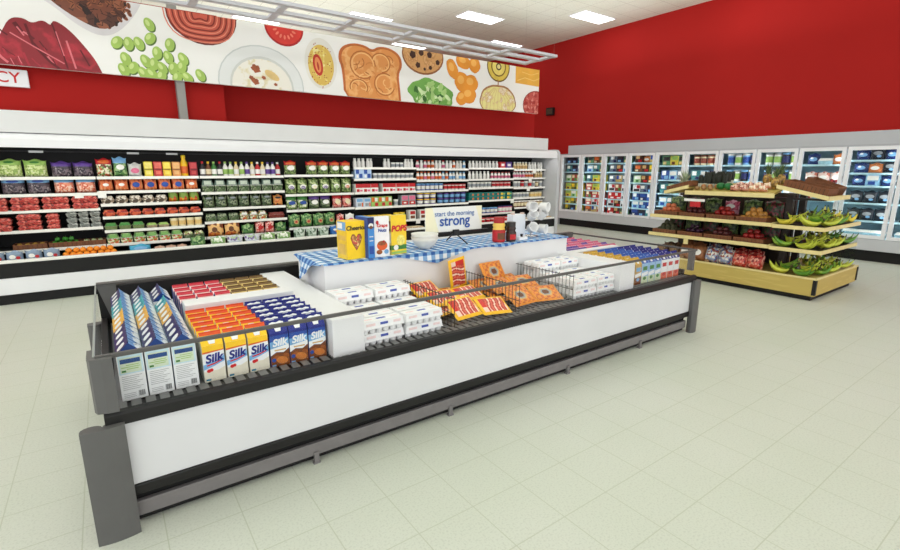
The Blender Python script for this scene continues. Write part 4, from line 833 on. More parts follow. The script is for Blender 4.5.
# ------------------------------------------------------------------ cartons
def carton(w, d, h, rh, ax, front, side, slope, slope2, fin, cap=None):
    """gable-top carton standing on z=0; ridge along x or y"""
    mb = MB(); a, b = w/2, d/2; H = h+rh
    mb.add([(-a, -b, 0), (a, -b, 0), (a, b, 0), (-a, b, 0), (-a, -b, h), (a, -b, h), (a, b, h), (-a, b, h)], [(3, 2, 1, 0)], side)
    V = [(-a, -b, 0), (a, -b, 0), (a, b, 0), (-a, b, 0), (-a, -b, h), (a, -b, h), (a, b, h), (-a, b, h)]
    mb.add(V, [(0, 1, 5, 4)], front).add(V, [(2, 3, 7, 6)], front).add(V, [(1, 2, 6, 5), (3, 0, 4, 7)], side)
    if ax == 'x':
        R = V[4:]+[(-a, 0, H), (a, 0, H)]
        mb.add(R, [(0, 1, 5, 4)], slope).add(R, [(2, 3, 4, 5)], slope2).add(R, [(1, 2, 5), (3, 0, 4)], side)
        mb.box(-a, a, -.003, .003, H-.001, H+.006, fin)
    else:
        R = V[4:]+[(0, -b, H), (0, b, H)]
        mb.add(R, [(3, 0, 4, 5)], slope).add(R, [(1, 2, 5, 4)], slope2).add(R, [(0, 1, 4), (2, 3, 5)], fin)
        mb.box(-.003, .003, -b, b, H-.001, H+.006, slope)
    return mb
sl = lambda t, h, rh, d: (-d/2+d/2*t-.0012, h+rh*t+.0008)       # point on the front slope
Cm = M('soy_cream', (226, 220, 200), .4, .03, 30); Sw = M('soy_sky', (120, 176, 222), .4, .06, 25); Swh = M('soy_white', (236, 238, 238), .4, .02, 30); Ylo = M('soy_yellow', (248, 198, 36), .4, .05, 25); Oro = M('soy_orange', (226, 84, 36), .4, .08, 25); Rds = M('soy_red', (206, 40, 44), .4, .05, 25); Nb = M('soy_navy', (32, 42, 128), .4, .06, 25); Alm = M('almond_brown', (120, 66, 30), .45, .3, 22); Alm2 = M('almond_nut', (196, 118, 52), .45, .15, 30); Alm3 = M('almond_nut_dark', (158, 86, 36), .45, .15, 30); Gsm = M('soy_small_green', (40, 120, 150), .4, .05, 25)
W_, D_, H_, RH = .105, .094, .2, .058
def soy_front(mb, topm, white_sw):
    y = -D_/2-.0007
    return y
silk_t = text_mesh('Silk', .062, Nb, .22, .0022); silk_w = text_mesh('Silk', .058, Swh, .22, .002)
def mk(me, x, z, y, rot=.0):
    m = me.copy(); m.transform(Matrix.Translation((x, y, z)) @ Matrix.Rotation(rot, 4, 'Y')); return m
def slope_cap(mb, cm, big=True):
    p = lambda x, t: (x, *sl(t, H_, RH, D_))
    return mb.poly([p(-.014, .12), p(.014, .12), p(.018, .4), p(.015, .72), p(-.015, .72), p(-.018, .4)], cm)
def soy(full):
    y = -D_/2-.0007
    mb = carton(W_, D_, H_, RH, 'x', Swh, Cm, Ylo, Oro, Oro)
    p = lambda x, t: (x, *sl(t, H_, RH, D_))
    mb.poly([p(-.052, .8), p(.052, .76), p(.052, .98), p(-.052, .98)], Oro)
    slope_cap(mb, Swh)
    if full:
        mb.frbox(-.052, .052, .168, .2, Ylo, y).fr([(-.052, .158), (.052, .166), (.052, .172), (-.052, .168)], Or, y-.0003)
        mb.fr([(-.052, .07), (0, .085), (.052, .105), (.052, .14), (.03, .12), (-.052, .098)], Sw, y).fr([(-.052, .0), (.052, 0), (.052, .075), (.02, .06), (-.052, .06)], Cm, y-.0001)
        mb.fr([(-.036, .088), (.0, .094), (.04, .108), (.04, .115), (.0, .102), (-.036, .096)], Rds, y-.0003)
        mb.frell(-.028, .062, .011, .01, Rds, y-.0003, 12).frell(-.016, .065, .009, .009, Rds, y-.0004, 12)
        mb.frbox(-.046, -.022, .008, .018, Gsm, y-.0003)
    b = mb.mesh('carton_body'); return [('carton_body', b)]+([('logo', mk(silk_t, 0, .128, y-.0006, -.1))] if full else [])
kind('soy_front', soy(True)); kind('soy', soy(False)[0][1])
def almond(full):
    y = -D_/2-.0007
    mb = carton(W_, D_, H_, RH, 'x', Bl, Nb, Nb, Nb, Nb)
    p = lambda x, t: (x, *sl(t, H_, RH, D_))
    mb.poly([p(-.04, .84), p(-.02, .93), p(.0, .86), p(.02, .96), p(.04, .86), p(.04, .76), p(-.04, .76)], Swh); slope_cap(mb, Swh)
    if full:
        mb.frbox(-.052, .052, .185, .199, Nb, y).fr([(-.052, .1), (.052, .12), (.052, .165), (-.052, .15)], Lb, y).fr([(-.052, .07), (-.02, .088), (.02, .08), (.052, .102), (.052, .125), (-.052, .11)], Swh, y-.0002)
        mb.fr([(-.052, 0), (.052, 0), (.052, .1), (.02, .08), (-.02, .086), (-.052, .068)], Alm, y-.0003)
        mb.frell(.01, .035, .033, .022, Alm2, y-.0005, 18, -.3).frell(-.025, .05, .024, .016, Alm3, y-.0004, 16, .4).frell(.034, .06, .018, .012, Alm3, y-.0004, 14, -.5)
        mb.frell(-.036, .042, .012, .012, Bl, y-.0006, 14).frbox(-.03, .034, .094, .102, Tn, y-.0005).frbox(-.048, -.026, .006, .014, Lb, y-.0006)
    return [('carton_body', mb.mesh('carton_body'))]+([('logo', mk(silk_w, 0, .142, y-.0008, -.06))] if full else [])
kind('almond_front', almond(True)); kind('almond', almond(False)[0][1])
# tall milk cartons: nutrition side to the front, ridge running back
MW, MD, MH, MR = .108, .094, .235, .056
Txg = M('print_grey_text', (168, 170, 170), .5, .1, 80); Mpale = M('milk_panel_green', (208, 222, 196), .45, .03, 30); Mbl = M('milk_side_blue', (196, 214, 234), .4, .2, 18)
def milk(c, full, capm=None):
    mb = carton(MW, MD, MH, MR, 'y', Swh, Mbl, c, M('milk_slope_blue', (96, 150, 212), .4, .5, 22), M('milk_gable', (26, 62, 130), .4, .12, 20))
    p = lambda y, t: (-MW/2+MW/2*t-.0012, y, MH+MR*t+.0008)
    mb.poly([p(y, t) for y, t in [(.014, .18), (.027, .32), (.027, .64), (.014, .78), (-.014, .78), (-.027, .64), (-.027, .32), (-.014, .18)]], Swh)
    q = lambda y, t: (MW/2-MW/2*t+.0012, y, MH+MR*t+.0008)
    mb.poly([q(-MD/2, 0), q(MD/2, 0), q(MD/2, .3), q(.0, .62), q(-MD/2, .5)], M('milk_slope_white', (228, 236, 244), .4, .06, 22)).poly([q(-.02, .5), q(.03, .3), (q(.035, .36)), q(-.01, .62)], M('milk_slope_deep', (52, 92, 172), .4, .1, 22))
    mb.poly([(MW/2+.0009, -MD/2, .12), (MW/2+.0009, MD/2, .12), (MW/2+.0009, MD/2, .2), (MW/2+.0009, -MD/2, .225)], M('milk_side_pale', (206, 224, 238), .4, .1, 18))
    if full:
        y = -MD/2-.0007
        mb.fr([(-.05, .135), (.05, .135), (.05, .23), (-.05, .23)], M('milk_sky_print', (196, 222, 232), .4, .06, 22), y).frbox(-.044, .042, .142, .218, Mpale, y-.0002)
        mb.frbox(-.042, .04, .19, .212, M('milk_header_blue', (38, 74, 136), .4, .1, 25), y-.0004)
        mb.frbox(-.04, -.022, .146, .156, Gn, y-.0005)
        for i, (a, b) in enumerate([(-.02, .034), (-.04, .036), (-.018, .03)]): mb.frbox(a, b, .178-.01*i, .1815-.01*i, Lg, y-.0005)
        for i in range(8): mb.frbox(-.044, .04-.012*(i % 3), .122-.0095*i, .1245-.0095*i, Txg, y-.0003)
        for i in range(9): mb.frbox(.016+.003*i, .0176+.003*i+(.0008 if i % 3 else 0), .014, .042, M('barcode_grey', (120, 122, 122), .5, .1, 30), y-.0004)
        for i in range(3): mb.frbox(-.044, .006, .034-.009*i, .0365-.009*i, Txg, y-.0003)
    return mb.mesh('carton_body')
for n, c in (('navy', Nv), ('gold', M('milk_gold', (226, 172, 62), .4, .08, 25)), ('teal', M('milk_teal', (40, 160, 168), .4, .08, 25))): kind('milk_'+n, milk(c, False))
kind('milk_front', milk(Nv, True))
# low cartons at the back of the bunker
def lowc(n, c, f, c2):
    w, d, h, r = .1, .11, .1, .032
    mb = carton(w, d, h, r, 'x', f, c2, f, c, c)
    p = lambda x, t: (x, -d/2+d/2*t-.0012, h+r*t+.0008)
    mb.poly([p(-.049, .6), p(.049, .6), p(.049, .98), p(-.049, .98)], c).frbox(-.04, .04, .03, .07, c, -d/2-.0008)
    kind(n, mb.mesh('carton_body'))
lowc('low_red', M('low_red', (196, 50, 66), .4, .1, 25), M('low_pink_white', (232, 206, 204), .4, .06, 25), Bl); lowc('low_tan', M('low_brown', (112, 84, 44), .4, .1, 25), M('low_gold', (226, 196, 120), .4, .08, 25), Tn)
lowc('low_pink', M('low_pink', (206, 96, 130), .4, .1, 25), M('low_rose', (232, 190, 200), .4, .08, 25), Nv); lowc('low_purple', M('low_violet', (96, 66, 150), .4, .1, 25), M('low_lilac', (206, 170, 206), .4, .08, 25), Nv)
ZD = .5985
def block(cols, y0, rows, py, keyf, name, cat, descf, grp, z=ZD, where='', skip=()):
    for c, x in enumerate(cols):
        for r in range(rows):
            if (c, r) in skip: continue
            k = keyf(c, r)
            o = place(k, name, cat, (x, y0+py*r, z), random.uniform(-.02, .02), group=grp)
            rr = 'front' if r == 0 else ORD[r]
            o['label'] = f'{descf(c, r)}, {rr} row, {ORD[c]} column from left {where}'.strip()
mc = lambda r: 'navy' if r < 4 or r > 9 else 'gold' if r < 7 else 'teal'
block([.128, .243, .358], 2.77, 13, .1005, lambda c, r: 'milk_front' if r == 0 else 'milk_'+mc(r), 'milk_carton', 'carton', lambda c, r: {'navy': 'tall navy-topped', 'gold': 'tall gold-topped', 'teal': 'tall teal-topped'}[mc(r)]+' milk carton', 'tall milk cartons in the left bay', skip=((2, 9),))
block([.489, .603, .717], 2.77, 6, .0985, lambda c, r: 'soy_front' if r == 0 else 'soy', 'soy_milk_carton', 'carton', lambda c, r: 'orange and yellow soy milk carton', 'orange soy milk cartons')
block([.831, .941, 1.051], 2.77, 6, .0985, lambda c, r: 'almond_front' if r == 0 else 'almond', 'almond_milk_carton', 'carton', lambda c, r: 'navy and brown almond milk carton', 'almond milk cartons')
bpart('riser', MB().box(.45, 1.119, 3.501, 4.245, .598, .715, dv)); bpart('riser', MB().box(4.101, 5.045, 3.501, 4.245, .598, .70, dv))
block([.505, .615, .725], 3.57, 5, .132, lambda c, r: 'low_red', 'low_carton', 'carton', lambda c, r: 'small red and white carton', 'small red cartons behind the ledge', .7155)
block([.835, .945, 1.055], 3.57, 5, .132, lambda c, r: 'low_tan', 'low_carton', 'carton', lambda c, r: 'small gold and brown carton', 'small gold cartons behind the ledge', .7155)
# right bay
def rcart(n, top, fr, bot, mid, full):
    y = -D_/2-.0007
    mb = carton(W_, D_, H_, RH, 'x', fr, fr, top, top, top); slope_cap(mb, Swh)
    mb.frbox(-.052, .052, 0, .07, bot, y).fr([(-.052, .07), (.052, .085), (.052, .12), (-.052, .105)], Swh, y-.0002).frbox(-.035, .035, .13, .17, mid, y-.0003).frell(.0, .05, .026, .018, mid, y-.0004, 14)
    kind(n, mb.mesh('carton_body'))
rcart('r_gold', M('right_gold', (206, 166, 66), .4, .15, 25), M('right_gold_front', (196, 160, 90), .4, .15, 25), Alm, Lb, 1); rcart('r_blue', M('right_blue', (52, 96, 176), .4, .1, 25), M('right_sky', (150, 190, 226), .4, .1, 25), M('right_pale_green', (206, 220, 186), .4, .1, 25), Gn, 1); rcart('r_white', Nb, Swh, M('right_coral', (222, 110, 80), .4, .15, 25), Rd, 1)
rk = lambda c: 'r_gold' if c < 2 else 'r_blue' if c < 5 else 'r_white'
block([4.16+.113*i for i in range(8)], 2.77, 6, .0985, lambda c, r: rk(c), 'milk_carton', 'carton', lambda c, r: {'r_gold': 'gold and brown', 'r_blue': 'blue and pale green', 'r_white': 'white and coral'}[rk(c)]+' carton', 'milk cartons in the right bay', where='of the right bay')
block([4.155+.105*i for i in range(9)], 3.565, 6, .124, lambda c, r: 'low_purple' if (c*3+r) % 5 == 0 or (r < 2 and c < 4) else 'low_pink', 'low_carton', 'carton', lambda c, r: ('small violet' if (c*3+r) % 5 == 0 or (r < 2 and c < 4) else 'small pink')+' carton', 'small pink and violet cartons', .7005, where='of the right bay')

# ------------------------------------------------------------------ egg cartons
eg = M('egg_carton_white', (240, 240, 240), .5, .02, 30); egl = M('egg_grey', (206, 207, 210), .5, .03, 30); egb = M('egg_label_blue', (70, 88, 170), .45, .1, 30); egp = M('egg_label_pink', (238, 214, 212), .45, .1, 30)
def eggc():
    w, d = .3, .105; mb = MB()
    for i in range(6):
        for j in range(2): mb.lathe([(.019, 0), (.0242, .03)], 10, eg, c=((i-2.5)*.049, (j-.5)*.05, 0))
    mb.box(-w/2, w/2, -d/2, d/2, .03, .036, eg).box(-w/2+.003, w/2-.003, -d/2+.003, d/2-.003, .0361, .0795, eg, taper=.005)
    mb.box(-.03, .035, -.012, .012, .0797, .0801, egb).box(-.12, -.06, -.008, .012, .0797, .0801, egp).box(.075, .125, -.006, .01, .0797, .0801, egp)
    lb = MB()
    for a, b, m in ((-.025, .03, egb), (-.125, -.06, egp), (.07, .125, egp)):
        yl = lambda z: -d/2+.003+.005*(z-.0361)/(.0439)-.0008
        lb.poly([(a, yl(.05), .05), (b, yl(.05), .05), (b, yl(.066), .066), (a, yl(.066), .066)], m)
    mb2 = MB(); mb2.v, mb2.f, mb2.m, mb2.sm, mb2.mats = mb.v, mb.f, mb.m, mb.sm, mb.mats
    kind('egg_carton', [('tray_and_lid', mb2.mesh('tray_and_lid')), ('label', lb.mesh('label'))])
eggc()
def eggs(x0, ncol, where, grp, lays):
    for c in range(ncol):
        for r in range(6):
            for l in range(lays[r]):
                o = place('egg_carton', 'egg_carton', 'egg carton', (x0+.31*c, 2.755+.108*r, ZD+.0815*l), random.uniform(-.02, .02), group=grp)
                later(o, f'white egg carton, {["bottom", "second", "third"][l]} layer, {"front" if r == 0 else ORD[r]} row', where, c)
eggs(1.487, 2, 'left of the bacon', 'egg cartons left of the bacon', [2, 2, 2, 2, 3, 3])
eggs(3.475, 1, 'right of the wire dividers', 'egg cartons right of the wire dividers', [2, 2, 2, 2, 3, 3])
for r in range(6):
    for l in range([2, 2, 2, 2, 3, 3][r]):
        o = place('egg_carton', 'egg_carton', 'egg carton', (3.757, 2.755+.108*r, ZD+.0815*l), random.uniform(-.02, .02), sc=(.82, 1, 1), group='egg cartons right of the wire dividers')
        later(o, f'white egg carton, {["bottom", "second", "third"][l]} layer, {"front" if r == 0 else ORD[r]} row', 'right of the wire dividers', 5)

# wire dividers
def wdiv():
    mb = MB()
    y0, y1, z1 = 0, .72, .215
    for z in (.004, .1, z1): mb.tube([(0, y0, z), (0, y1, z)], .0032, wire, 6)
    for i in range(19): y = y0+(y1-y0)*i/18; mb.tube([(0, y, .004), (0, y, z1+.012)], .0026, wire, 6)
    return mb.mesh('wire_divider')
kind('wire_divider', wdiv())
for x, l in ((2.035, 'between eggs and bacon'), (2.66, 'between bacon and orange packs'), (3.285, 'between orange packs and right eggs')):
    place('wire_divider', 'wire_divider', 'wire divider', (x, 2.69, ZD), label='dark wire fence divider '+l, group='wire dividers in the bunker')
# bacon and orange packs
bac_w, bac_r, bac_p = M('bacon_fat', (240, 206, 186), .3, .06, 30), M('bacon_red', (186, 56, 44), .3, .12, 30), M('bacon_pink', (214, 100, 78), .3, .12, 30); pky = M('pack_edge_yellow', (244, 186, 36), .3, .06, 30); pkr = M('pack_band_red', (206, 44, 34), .3, .08, 30)
def slab(key, w, d, h, matfn, edge):
    mb = MB()
    for s in (1, -1):
        def fn(u, v, s=s):
            u2 = u if s > 0 else 1-u; q = max(0, (1-abs(2*u2-1)**5)*(1-abs(2*v-1)**5)); return ((u2-.5)*w, (v-.5)*d, h/2+s*h/2*q**.6)
        mb.surf(fn, 34, 16, edge, True, matfn if s > 0 else (lambda u, v: edge))
    kind(key, mb.mesh(key))
def bacf(u, v):
    if u < .09 or u > .91 or v < .1 or v > .9: return pky
    if u < .24: return pkr if v > .35 else bac_w
    i = int((u+.05*math.sin(6*v))*21)
    return [bac_r, bac_p, bac_r, bac_w][i % 4]
slab('bacon_pack', .26, .2, .026, bacf, pky)
orp, ord_, orl = M('orange_pack', (224, 140, 50), .3, .1, 25), M('orange_pack_dark', (110, 62, 34), .35, .2, 25), M('orange_pack_rust', (196, 100, 50), .35, .15, 25)
def orf(u, v):
    a, b = (u-.5)/.2, (v-.5)/.24; r = a*a+b*b
    if r < .3: return ord_
    if r < .8: return Gy
    if r < 1.3: return Tn
    if u < .1 or u > .9 or v < .08 or v > .92: return orp
    return orl if (int(u*9)+int(v*7)) % 2 else orp
slab('orange_pack', .27, .2, .028, orf, orp)
def packs(key, name, desc, spots, where):
    for i, (x, y, z, rz, rx, ry, d) in enumerate(spots):
        place(key, name, 'meat pack', (x, y, z), rz, rx, ry, label=f'{desc} {d} {where}', group=f'{name.replace("_", " ")}s between the wire dividers')
B = ZD+.002
packs('bacon_pack', 'bacon_pack', 'yellow-edged bacon pack', [
    (2.19, 2.80, B+.09, .12, .62, 0, 'leaning at the front left'), (2.47, 2.79, B+.06, -.12, .45, .05, 'lying at the front right'),
    (2.15, 3.0, B+.03, .2, .1, 0, 'flat behind the front left one'), (2.44, 3.02, B+.035, -.15, .15, 0, 'flat in the middle right'),
    (2.2, 3.08, B+.1, -.05, .4, 0, 'on top in the middle left'), (2.46, 3.1, B+.095, .1, .38, 0, 'on top in the middle right'),
    (2.16, 3.25, B+.06, .05, .3, 0, 'at the back left'), (2.46, 3.27, B+.06, -.08, .3, 0, 'at the back right'),
    (2.17, 3.3, B+.13, .1, .42, 0, 'upper pack at the back left'), (2.5, 3.30, B+.235, -.2, 1.2, 1.45, 'standing upright at the top back')], 'of the bacon')
packs('orange_pack', 'orange_pack', 'orange and brown meat pack', [
    (2.8, 2.84, B+.075, .1, .55, 0, 'leaning at the front left'), (3.1, 2.84, B+.055, -.25, .45, 0, 'lying at the front right'),
    (2.79, 3.03, B+.04, -.1, .2, 0, 'flat in the middle left'), (3.1, 3.05, B+.04, .1, .2, 0, 'flat in the middle right'),
    (2.82, 3.1, B+.11, .15, .4, 0, 'on top in the middle left'), (3.1, 3.12, B+.1, -.1, .4, 0, 'on top in the middle right'),
    (2.8, 3.28, B+.08, 0, .4, 0, 'at the back left'), (3.1, 3.3, B+.075, .1, .4, 0, 'at the back right'), (2.93, 3.335, B+.18, .1, 1.0, 0, 'propped upright at the top back')], 'of the orange packs')

# ------------------------------------------------------------------ breakfast display on the island
def gingham():
    m, nt, b = newmat('blue_gingham'); L = nt.links
    uv = nt.nodes.new('ShaderNodeUVMap'); sp = nt.nodes.new('ShaderNodeSeparateXYZ'); L.new(uv.outputs[0], sp.inputs[0])
    def mt(op, a, v=None):
        n = nt.nodes.new('ShaderNodeMath'); n.operation = op
        for i, q in enumerate((a, v)):
            if q is None: continue
            if isinstance(q, (int, float)): n.inputs[i].default_value = q
            else: L.new(q, n.inputs[i])
        return n.outputs[0]
    st = [mt('LESS_THAN', mt('FRACT', mt('DIVIDE', mt('ADD', a, 10), .082)), .5) for a in (sp.outputs[0], sp.outputs[1])]
    f = mt('MULTIPLY', mt('ADD', *st), .5)
    r = nt.nodes.new('ShaderNodeValToRGB'); r.color_ramp.interpolation = 'CONSTANT'; e = r.color_ramp.elements
    e[0].color = (*lin((222, 230, 238)), 1); e[1].position = .75; e[1].color = (*lin((42, 92, 162)), 1); x = e.new(.25); x.color = (*lin((124, 166, 210)), 1)
    L.new(f, r.inputs['Fac']); L.new(r.outputs[0], b.inputs['Base Color']); b.inputs['Roughness'].default_value = .85
    return m
gm = gingham()
bm = bmesh.new(); uvl = bm.loops.layers.uv.new('UVMap')
def cgrid(fn, nu, nv):
    vs = [[bm.verts.new(fn(i/nu, j/nv)[:3]) for i in range(nu+1)] for j in range(nv+1)]
    uv = [[fn(i/nu, j/nv)[3:] for i in range(nu+1)] for j in range(nv+1)]
    for j in range(nv):
        for i in range(nu):
            ix = [(j, i), (j, i+1), (j+1, i+1), (j+1, i)]
            f = bm.faces.new([vs[a][b_] for a, b_ in ix]); f.smooth = True
            for lp, (a, b_) in zip(f.loops, ix): lp[uvl].uv = uv[a][b_]
zc = 1.0225
cgrid(lambda u, v: (1.362+2.64*u, 3.392+.592*v, zc+.0025*math.sin(31*u+5*v)**2, 1.362+2.64*u, 3.392+.592*v), 90, 14)
def drop(x):
    return max(.004, .10*max(0, 1-abs(x-2.36)/.42)**1.0, .03*max(0, 1-abs(x-3.1)/.3), .012)
cgrid(lambda u, v: (1.362+2.64*u, 3.391-.006*v*(1+math.sin(40*u)), zc-drop(1.362+2.64*u)*v, 1.362+2.64*u, 3.392-drop(1.362+2.64*u)*v), 120, 8)
def ldrop(y): t = (y-3.392)/.592; return .01+.15*max(0, 1-abs(t-.55)/.42)
cgrid(lambda u, v: (1.361-(.02+.05*math.sin(PI*min(1, u*1.3)))*v**.7-.012*v*math.sin(13*u), 3.392+.592*u, zc-ldrop(3.392+.592*u)*v, 1.361-ldrop(3.392+.592*u)*v*1.2, 3.392+.592*u), 24, 8)
me = bpy.data.meshes.new('gingham_cloth'); bm.to_mesh(me); bm.free(); me.materials.append(gm)
tag(link('gingham_cloth', me), 'blue and white checked cloth draped over the white island', 'tablecloth')
ZT = 1.0255
def cereal(name, label, w, d, h, loc, rz, base, side, patches, texts=(), sidepatch=(), top=None):
    t = thing(name, label, 'cereal box', loc, 'cereal boxes on the checked cloth'); t.rotation_euler = (0, 0, rz)
    mb = MB().box(0, w, 0, d, 0, h, base)
    mb.poly([(-.0006, d, 0), (-.0006, 0, 0), (-.0006, 0, h), (-.0006, d, h)], side)
    for k, (a, b, c, e, m) in enumerate(sidepatch): mb.poly([(-.001-.0003*k, d*(1-a), h*c), (-.001-.0003*k, d*(1-b), h*c), (-.001-.0003*k, d*(1-b), h*e), (-.001-.0003*k, d*(1-a), h*e)], m)
    for k, (pts, m) in enumerate(patches): mb.fr([(x*w, z*h) for x, z in pts], m, -.0008-.0003*k)
    link('box', mb.mesh('box'), t)
    for s, size, m, x, z, sh, b in texts: link('lettering', text_mesh(s, size, m, sh, b, T=Matrix.Translation((x*w, -.003, z*h))), t)
    return t
def E(cx, cz, rx, rz, n=18): return [(cx+rx*math.cos(2*PI*i/n), cz+rz*math.sin(2*PI*i/n)) for i in range(n)]
cy = M('cereal_yellow', (250, 206, 30), .4, .04, 20); heart = [(.5, .22), (.72, .42), (.8, .56), (.72, .66), (.6, .66), (.5, .58), (.4, .66), (.28, .66), (.2, .56), (.28, .42)]
cereal('yellow_cereal_box', 'yellow cereal box with a brown heart picture, leftmost on the cloth',   .165, .15, .29, (1.575, 3.44, ZT), .1, cy, M('cereal_yellow_side', (240, 200, 60), .4, .08, 20),
       [(heart, M('heart_brown', (130, 74, 36), .45, .1, 30)), ([(.5+(x-.5)*.86, .46+(z-.46)*.86) for x, z in heart], MP('cereal_rings', [(206, 150, 86), (236, 190, 120), (160, 100, 50), (200, 70, 60)], 60, bump=0))],
       [('Cheerios', .046, Dk, .5, .82, .12, .0012)], [(.08, .92, .76, .98, Lb), (.1, .6, .8, .95, Wp), (.1, .9, .5, .62, M('cereal_tan', (226, 186, 90), .4, .1, 20)), (.15, .85, .12, .4, M('cereal_tan'))])
cereal('blue_cereal_box', 'narrow blue cereal box standing beside the yellow one', .055, .19, .315, (1.735, 3.405, ZT), .06, M('cereal_blue', (66, 136, 206), .4, .06, 20), Bl,
       [([(0, .74), (1, .74), (1, 1), (0, 1)], Nv), (E(.5, .8, .4, .06), Wp), (E(.5, .76, .3, .04), Br), ([(.15, .1), (.85, .1), (.85, .3), (.15, .3)], Bl), ([(.2, .42), (.8, .42), (.8, .44), (.2, .44)], Wp), ([(.2, .52), (.8, .52), (.8, .54), (.2, .54)], Wp)])
cereal('white_cereal_box', 'white cereal box with red lettering and an orange bowl picture', .125, .06, .315, (1.80, 3.425, ZT), -.05, M('cereal_white', (240, 238, 238), .4, .03, 20), Wp,
       [(E(.5, .28, .36, .12), M('bowl_orange', (222, 92, 40), .4, .1, 20)), (E(.5, .34, .3, .06), M('flakes', (150, 84, 46), .45, .3, 60)), (E(.62, .38, .07, .03), Rd), (E(.3, .12, .2, .06), M('flakes')), (E(.78, .12, .16, .06), Lb), (E(.2, .86, .1, .05), Rd)],
       [('Grape', .036, Rds, .52, .78, .1, .001), ('Nuts', .036, Bl, .52, .66, .1, .001)])
cereal('yellow_red_cereal_box', 'yellow cereal box with big red lettering and a green band, right of the white box', .15, .07, .315, (1.955, 3.44, ZT), .12, M('cereal_lemon', (246, 210, 50), .4, .05, 20), M('cereal_lemon_side', (226, 214, 130), .4, .05, 20),
       [([(0, .12), (1, .12), (1, .24), (0, .24)], Gn), (E(.3, .18, .16, .07), Wp), (E(.62, .36, .28, .14), M('puffs', (244, 226, 120), .5, .2, 60)), ([(0, .02), (1, .02), (1, .08), (0, .08)], Lg)],
       [('POPS', .066, Rds, .5, .66, .2, .003)], [(.1, .9, .6, .86, Br), (.2, .7, .66, .8, Wp), (.1, .9, .3, .55, Wp), (0, 1, .12, .24, Gn)])
# bowls
bw = M('bowl_white', (226, 224, 218), .3, .03, 12)
bp_ = [(.05, 0), (.055, .004), (.088, .03), (.112, .07), (.12, .1), (.116, .1), (.106, .07), (.08, .034), (.0, .012)]
kind('bowl', MB().lathe(bp_, 28, bw, cap=False).lathe([(.0, .0), (.05, 0)], 28, bw, cap=False).mesh('white_bowl'))
place('bowl', 'white_bowl', 'bowl', (2.36, 3.58, ZT), label='lower white bowl of the nested pair on the checked cloth', group='white bowls'); place('bowl', 'white_bowl', 'bowl', (2.36, 3.58, ZT+.03), label='upper white bowl nested inside the other on the cloth', group='white bowls')
# sign on an easel
t = thing('breakfast_sign', 'white and pale yellow sign reading start the morning strong in blue', 'sign', (2.77, 3.70, 0))
sgw = MB().box(-.325, .325, 0, .006, 1.135, 1.36, M('sign_white', (240, 240, 236), .45, .02, 3)).fr([(-.324, 1.136), (-.18, 1.136), (-.25, 1.359), (-.324, 1.359)], M('sign_pale_yellow', (243, 237, 203), .45, .06, 5), -.0006).fr([(.29, 1.25), (.324, 1.136), (.324, 1.359), (.25, 1.359)], M('sign_pale_yellow'), -.0006)
link('board', sgw.mesh('board'), t)
sb = M('sign_blue', (44, 86, 160), .45, .04, 10); sb2 = M('sign_blue_soft', (100, 128, 178), .45, .04, 10)
link('lettering', text_mesh('start the morning', .064, sb2, 0, .0004, T=Matrix.Translation((.0, -.006, 1.30))), t); link('lettering', text_mesh('strong', .135, sb, 0, .0022, T=Matrix.Translation((.0, -.006, 1.232))), t)
t = thing('sign_easel', 'black easel stand holding up the breakfast sign', 'easel', (2.77, 3.66, 0))
link('ledge_bar', MB().box(-.19, .40, .02, .05, 1.12, 1.1345, black).mesh('ledge_bar'), t); link('clip', MB().box(-.03, .035, .008, .034, 1.1, 1.15, black).mesh('clip', .004), t)
for a, b in (((0, .04, 1.12), (.03, -.12, ZT+.004)), ((0, .05, 1.12), (.0, .17, ZT+.004)),): link('leg', MB().tube([a, b], .006, black).mesh('leg'), t)
# jars
def jar(name, label, x, y, r, h, bodym, capm, labm, picm):
    t = thing(name, label, 'jar', (x, y, ZT))
    link('body', MB().lathe([(r*.92, 0), (r, .01), (r, h*.45), (r*.78, h*.56), (r*.95, h*.66), (r*.8, h*.78)], 22, bodym).mesh('body'), t)
    link('cap', MB().lathe([(r*.86, h*.775), (r*.86, h*.98), (r*.8, h)], 22, capm).mesh('cap'), t)
    link('label', MB().lathe([(r*1.015, h*.06), (r*1.015, h*.43)], 22, labm, cap=False).mesh('label'), t)
    link('picture', MB().surf(lambda u, v: ((r*1.03)*math.sin(-.9+1.4*u), -(r*1.03)*math.cos(-.9+1.4*u), h*(.12+.26*v)), 8, 2, picm).mesh('picture'), t)
    return t
jar('red_coffee_jar', 'red plastic jar with a yellow upper label, right of the sign', 3.145, 3.50, .062, .235, M('jar_red', (176, 32, 30), .3, .06, 12), M('jar_red_lid', (160, 26, 26), .35, .06, 12), Rd, Br)
o = bpy.data.objects['red_coffee_jar']; link('upper_label', MB().lathe([(.061, .12), (.0515, .134), (.0605, .156), (.0525, .18)], 22, M('jar_yellow', (236, 196, 90), .35, .08, 20), cap=False).mesh('upper_label'), o)
jar('brown_coffee_jar', 'small dark brown jar with a black cap beside the red jar', 3.265, 3.46, .05, .185, M('jar_brown', (54, 36, 30), .25, .1, 12), M('jar_black_lid', (40, 38, 36), .4, .08, 12), M('jar_dark_label', (70, 40, 32), .4, .2, 20), Rd)
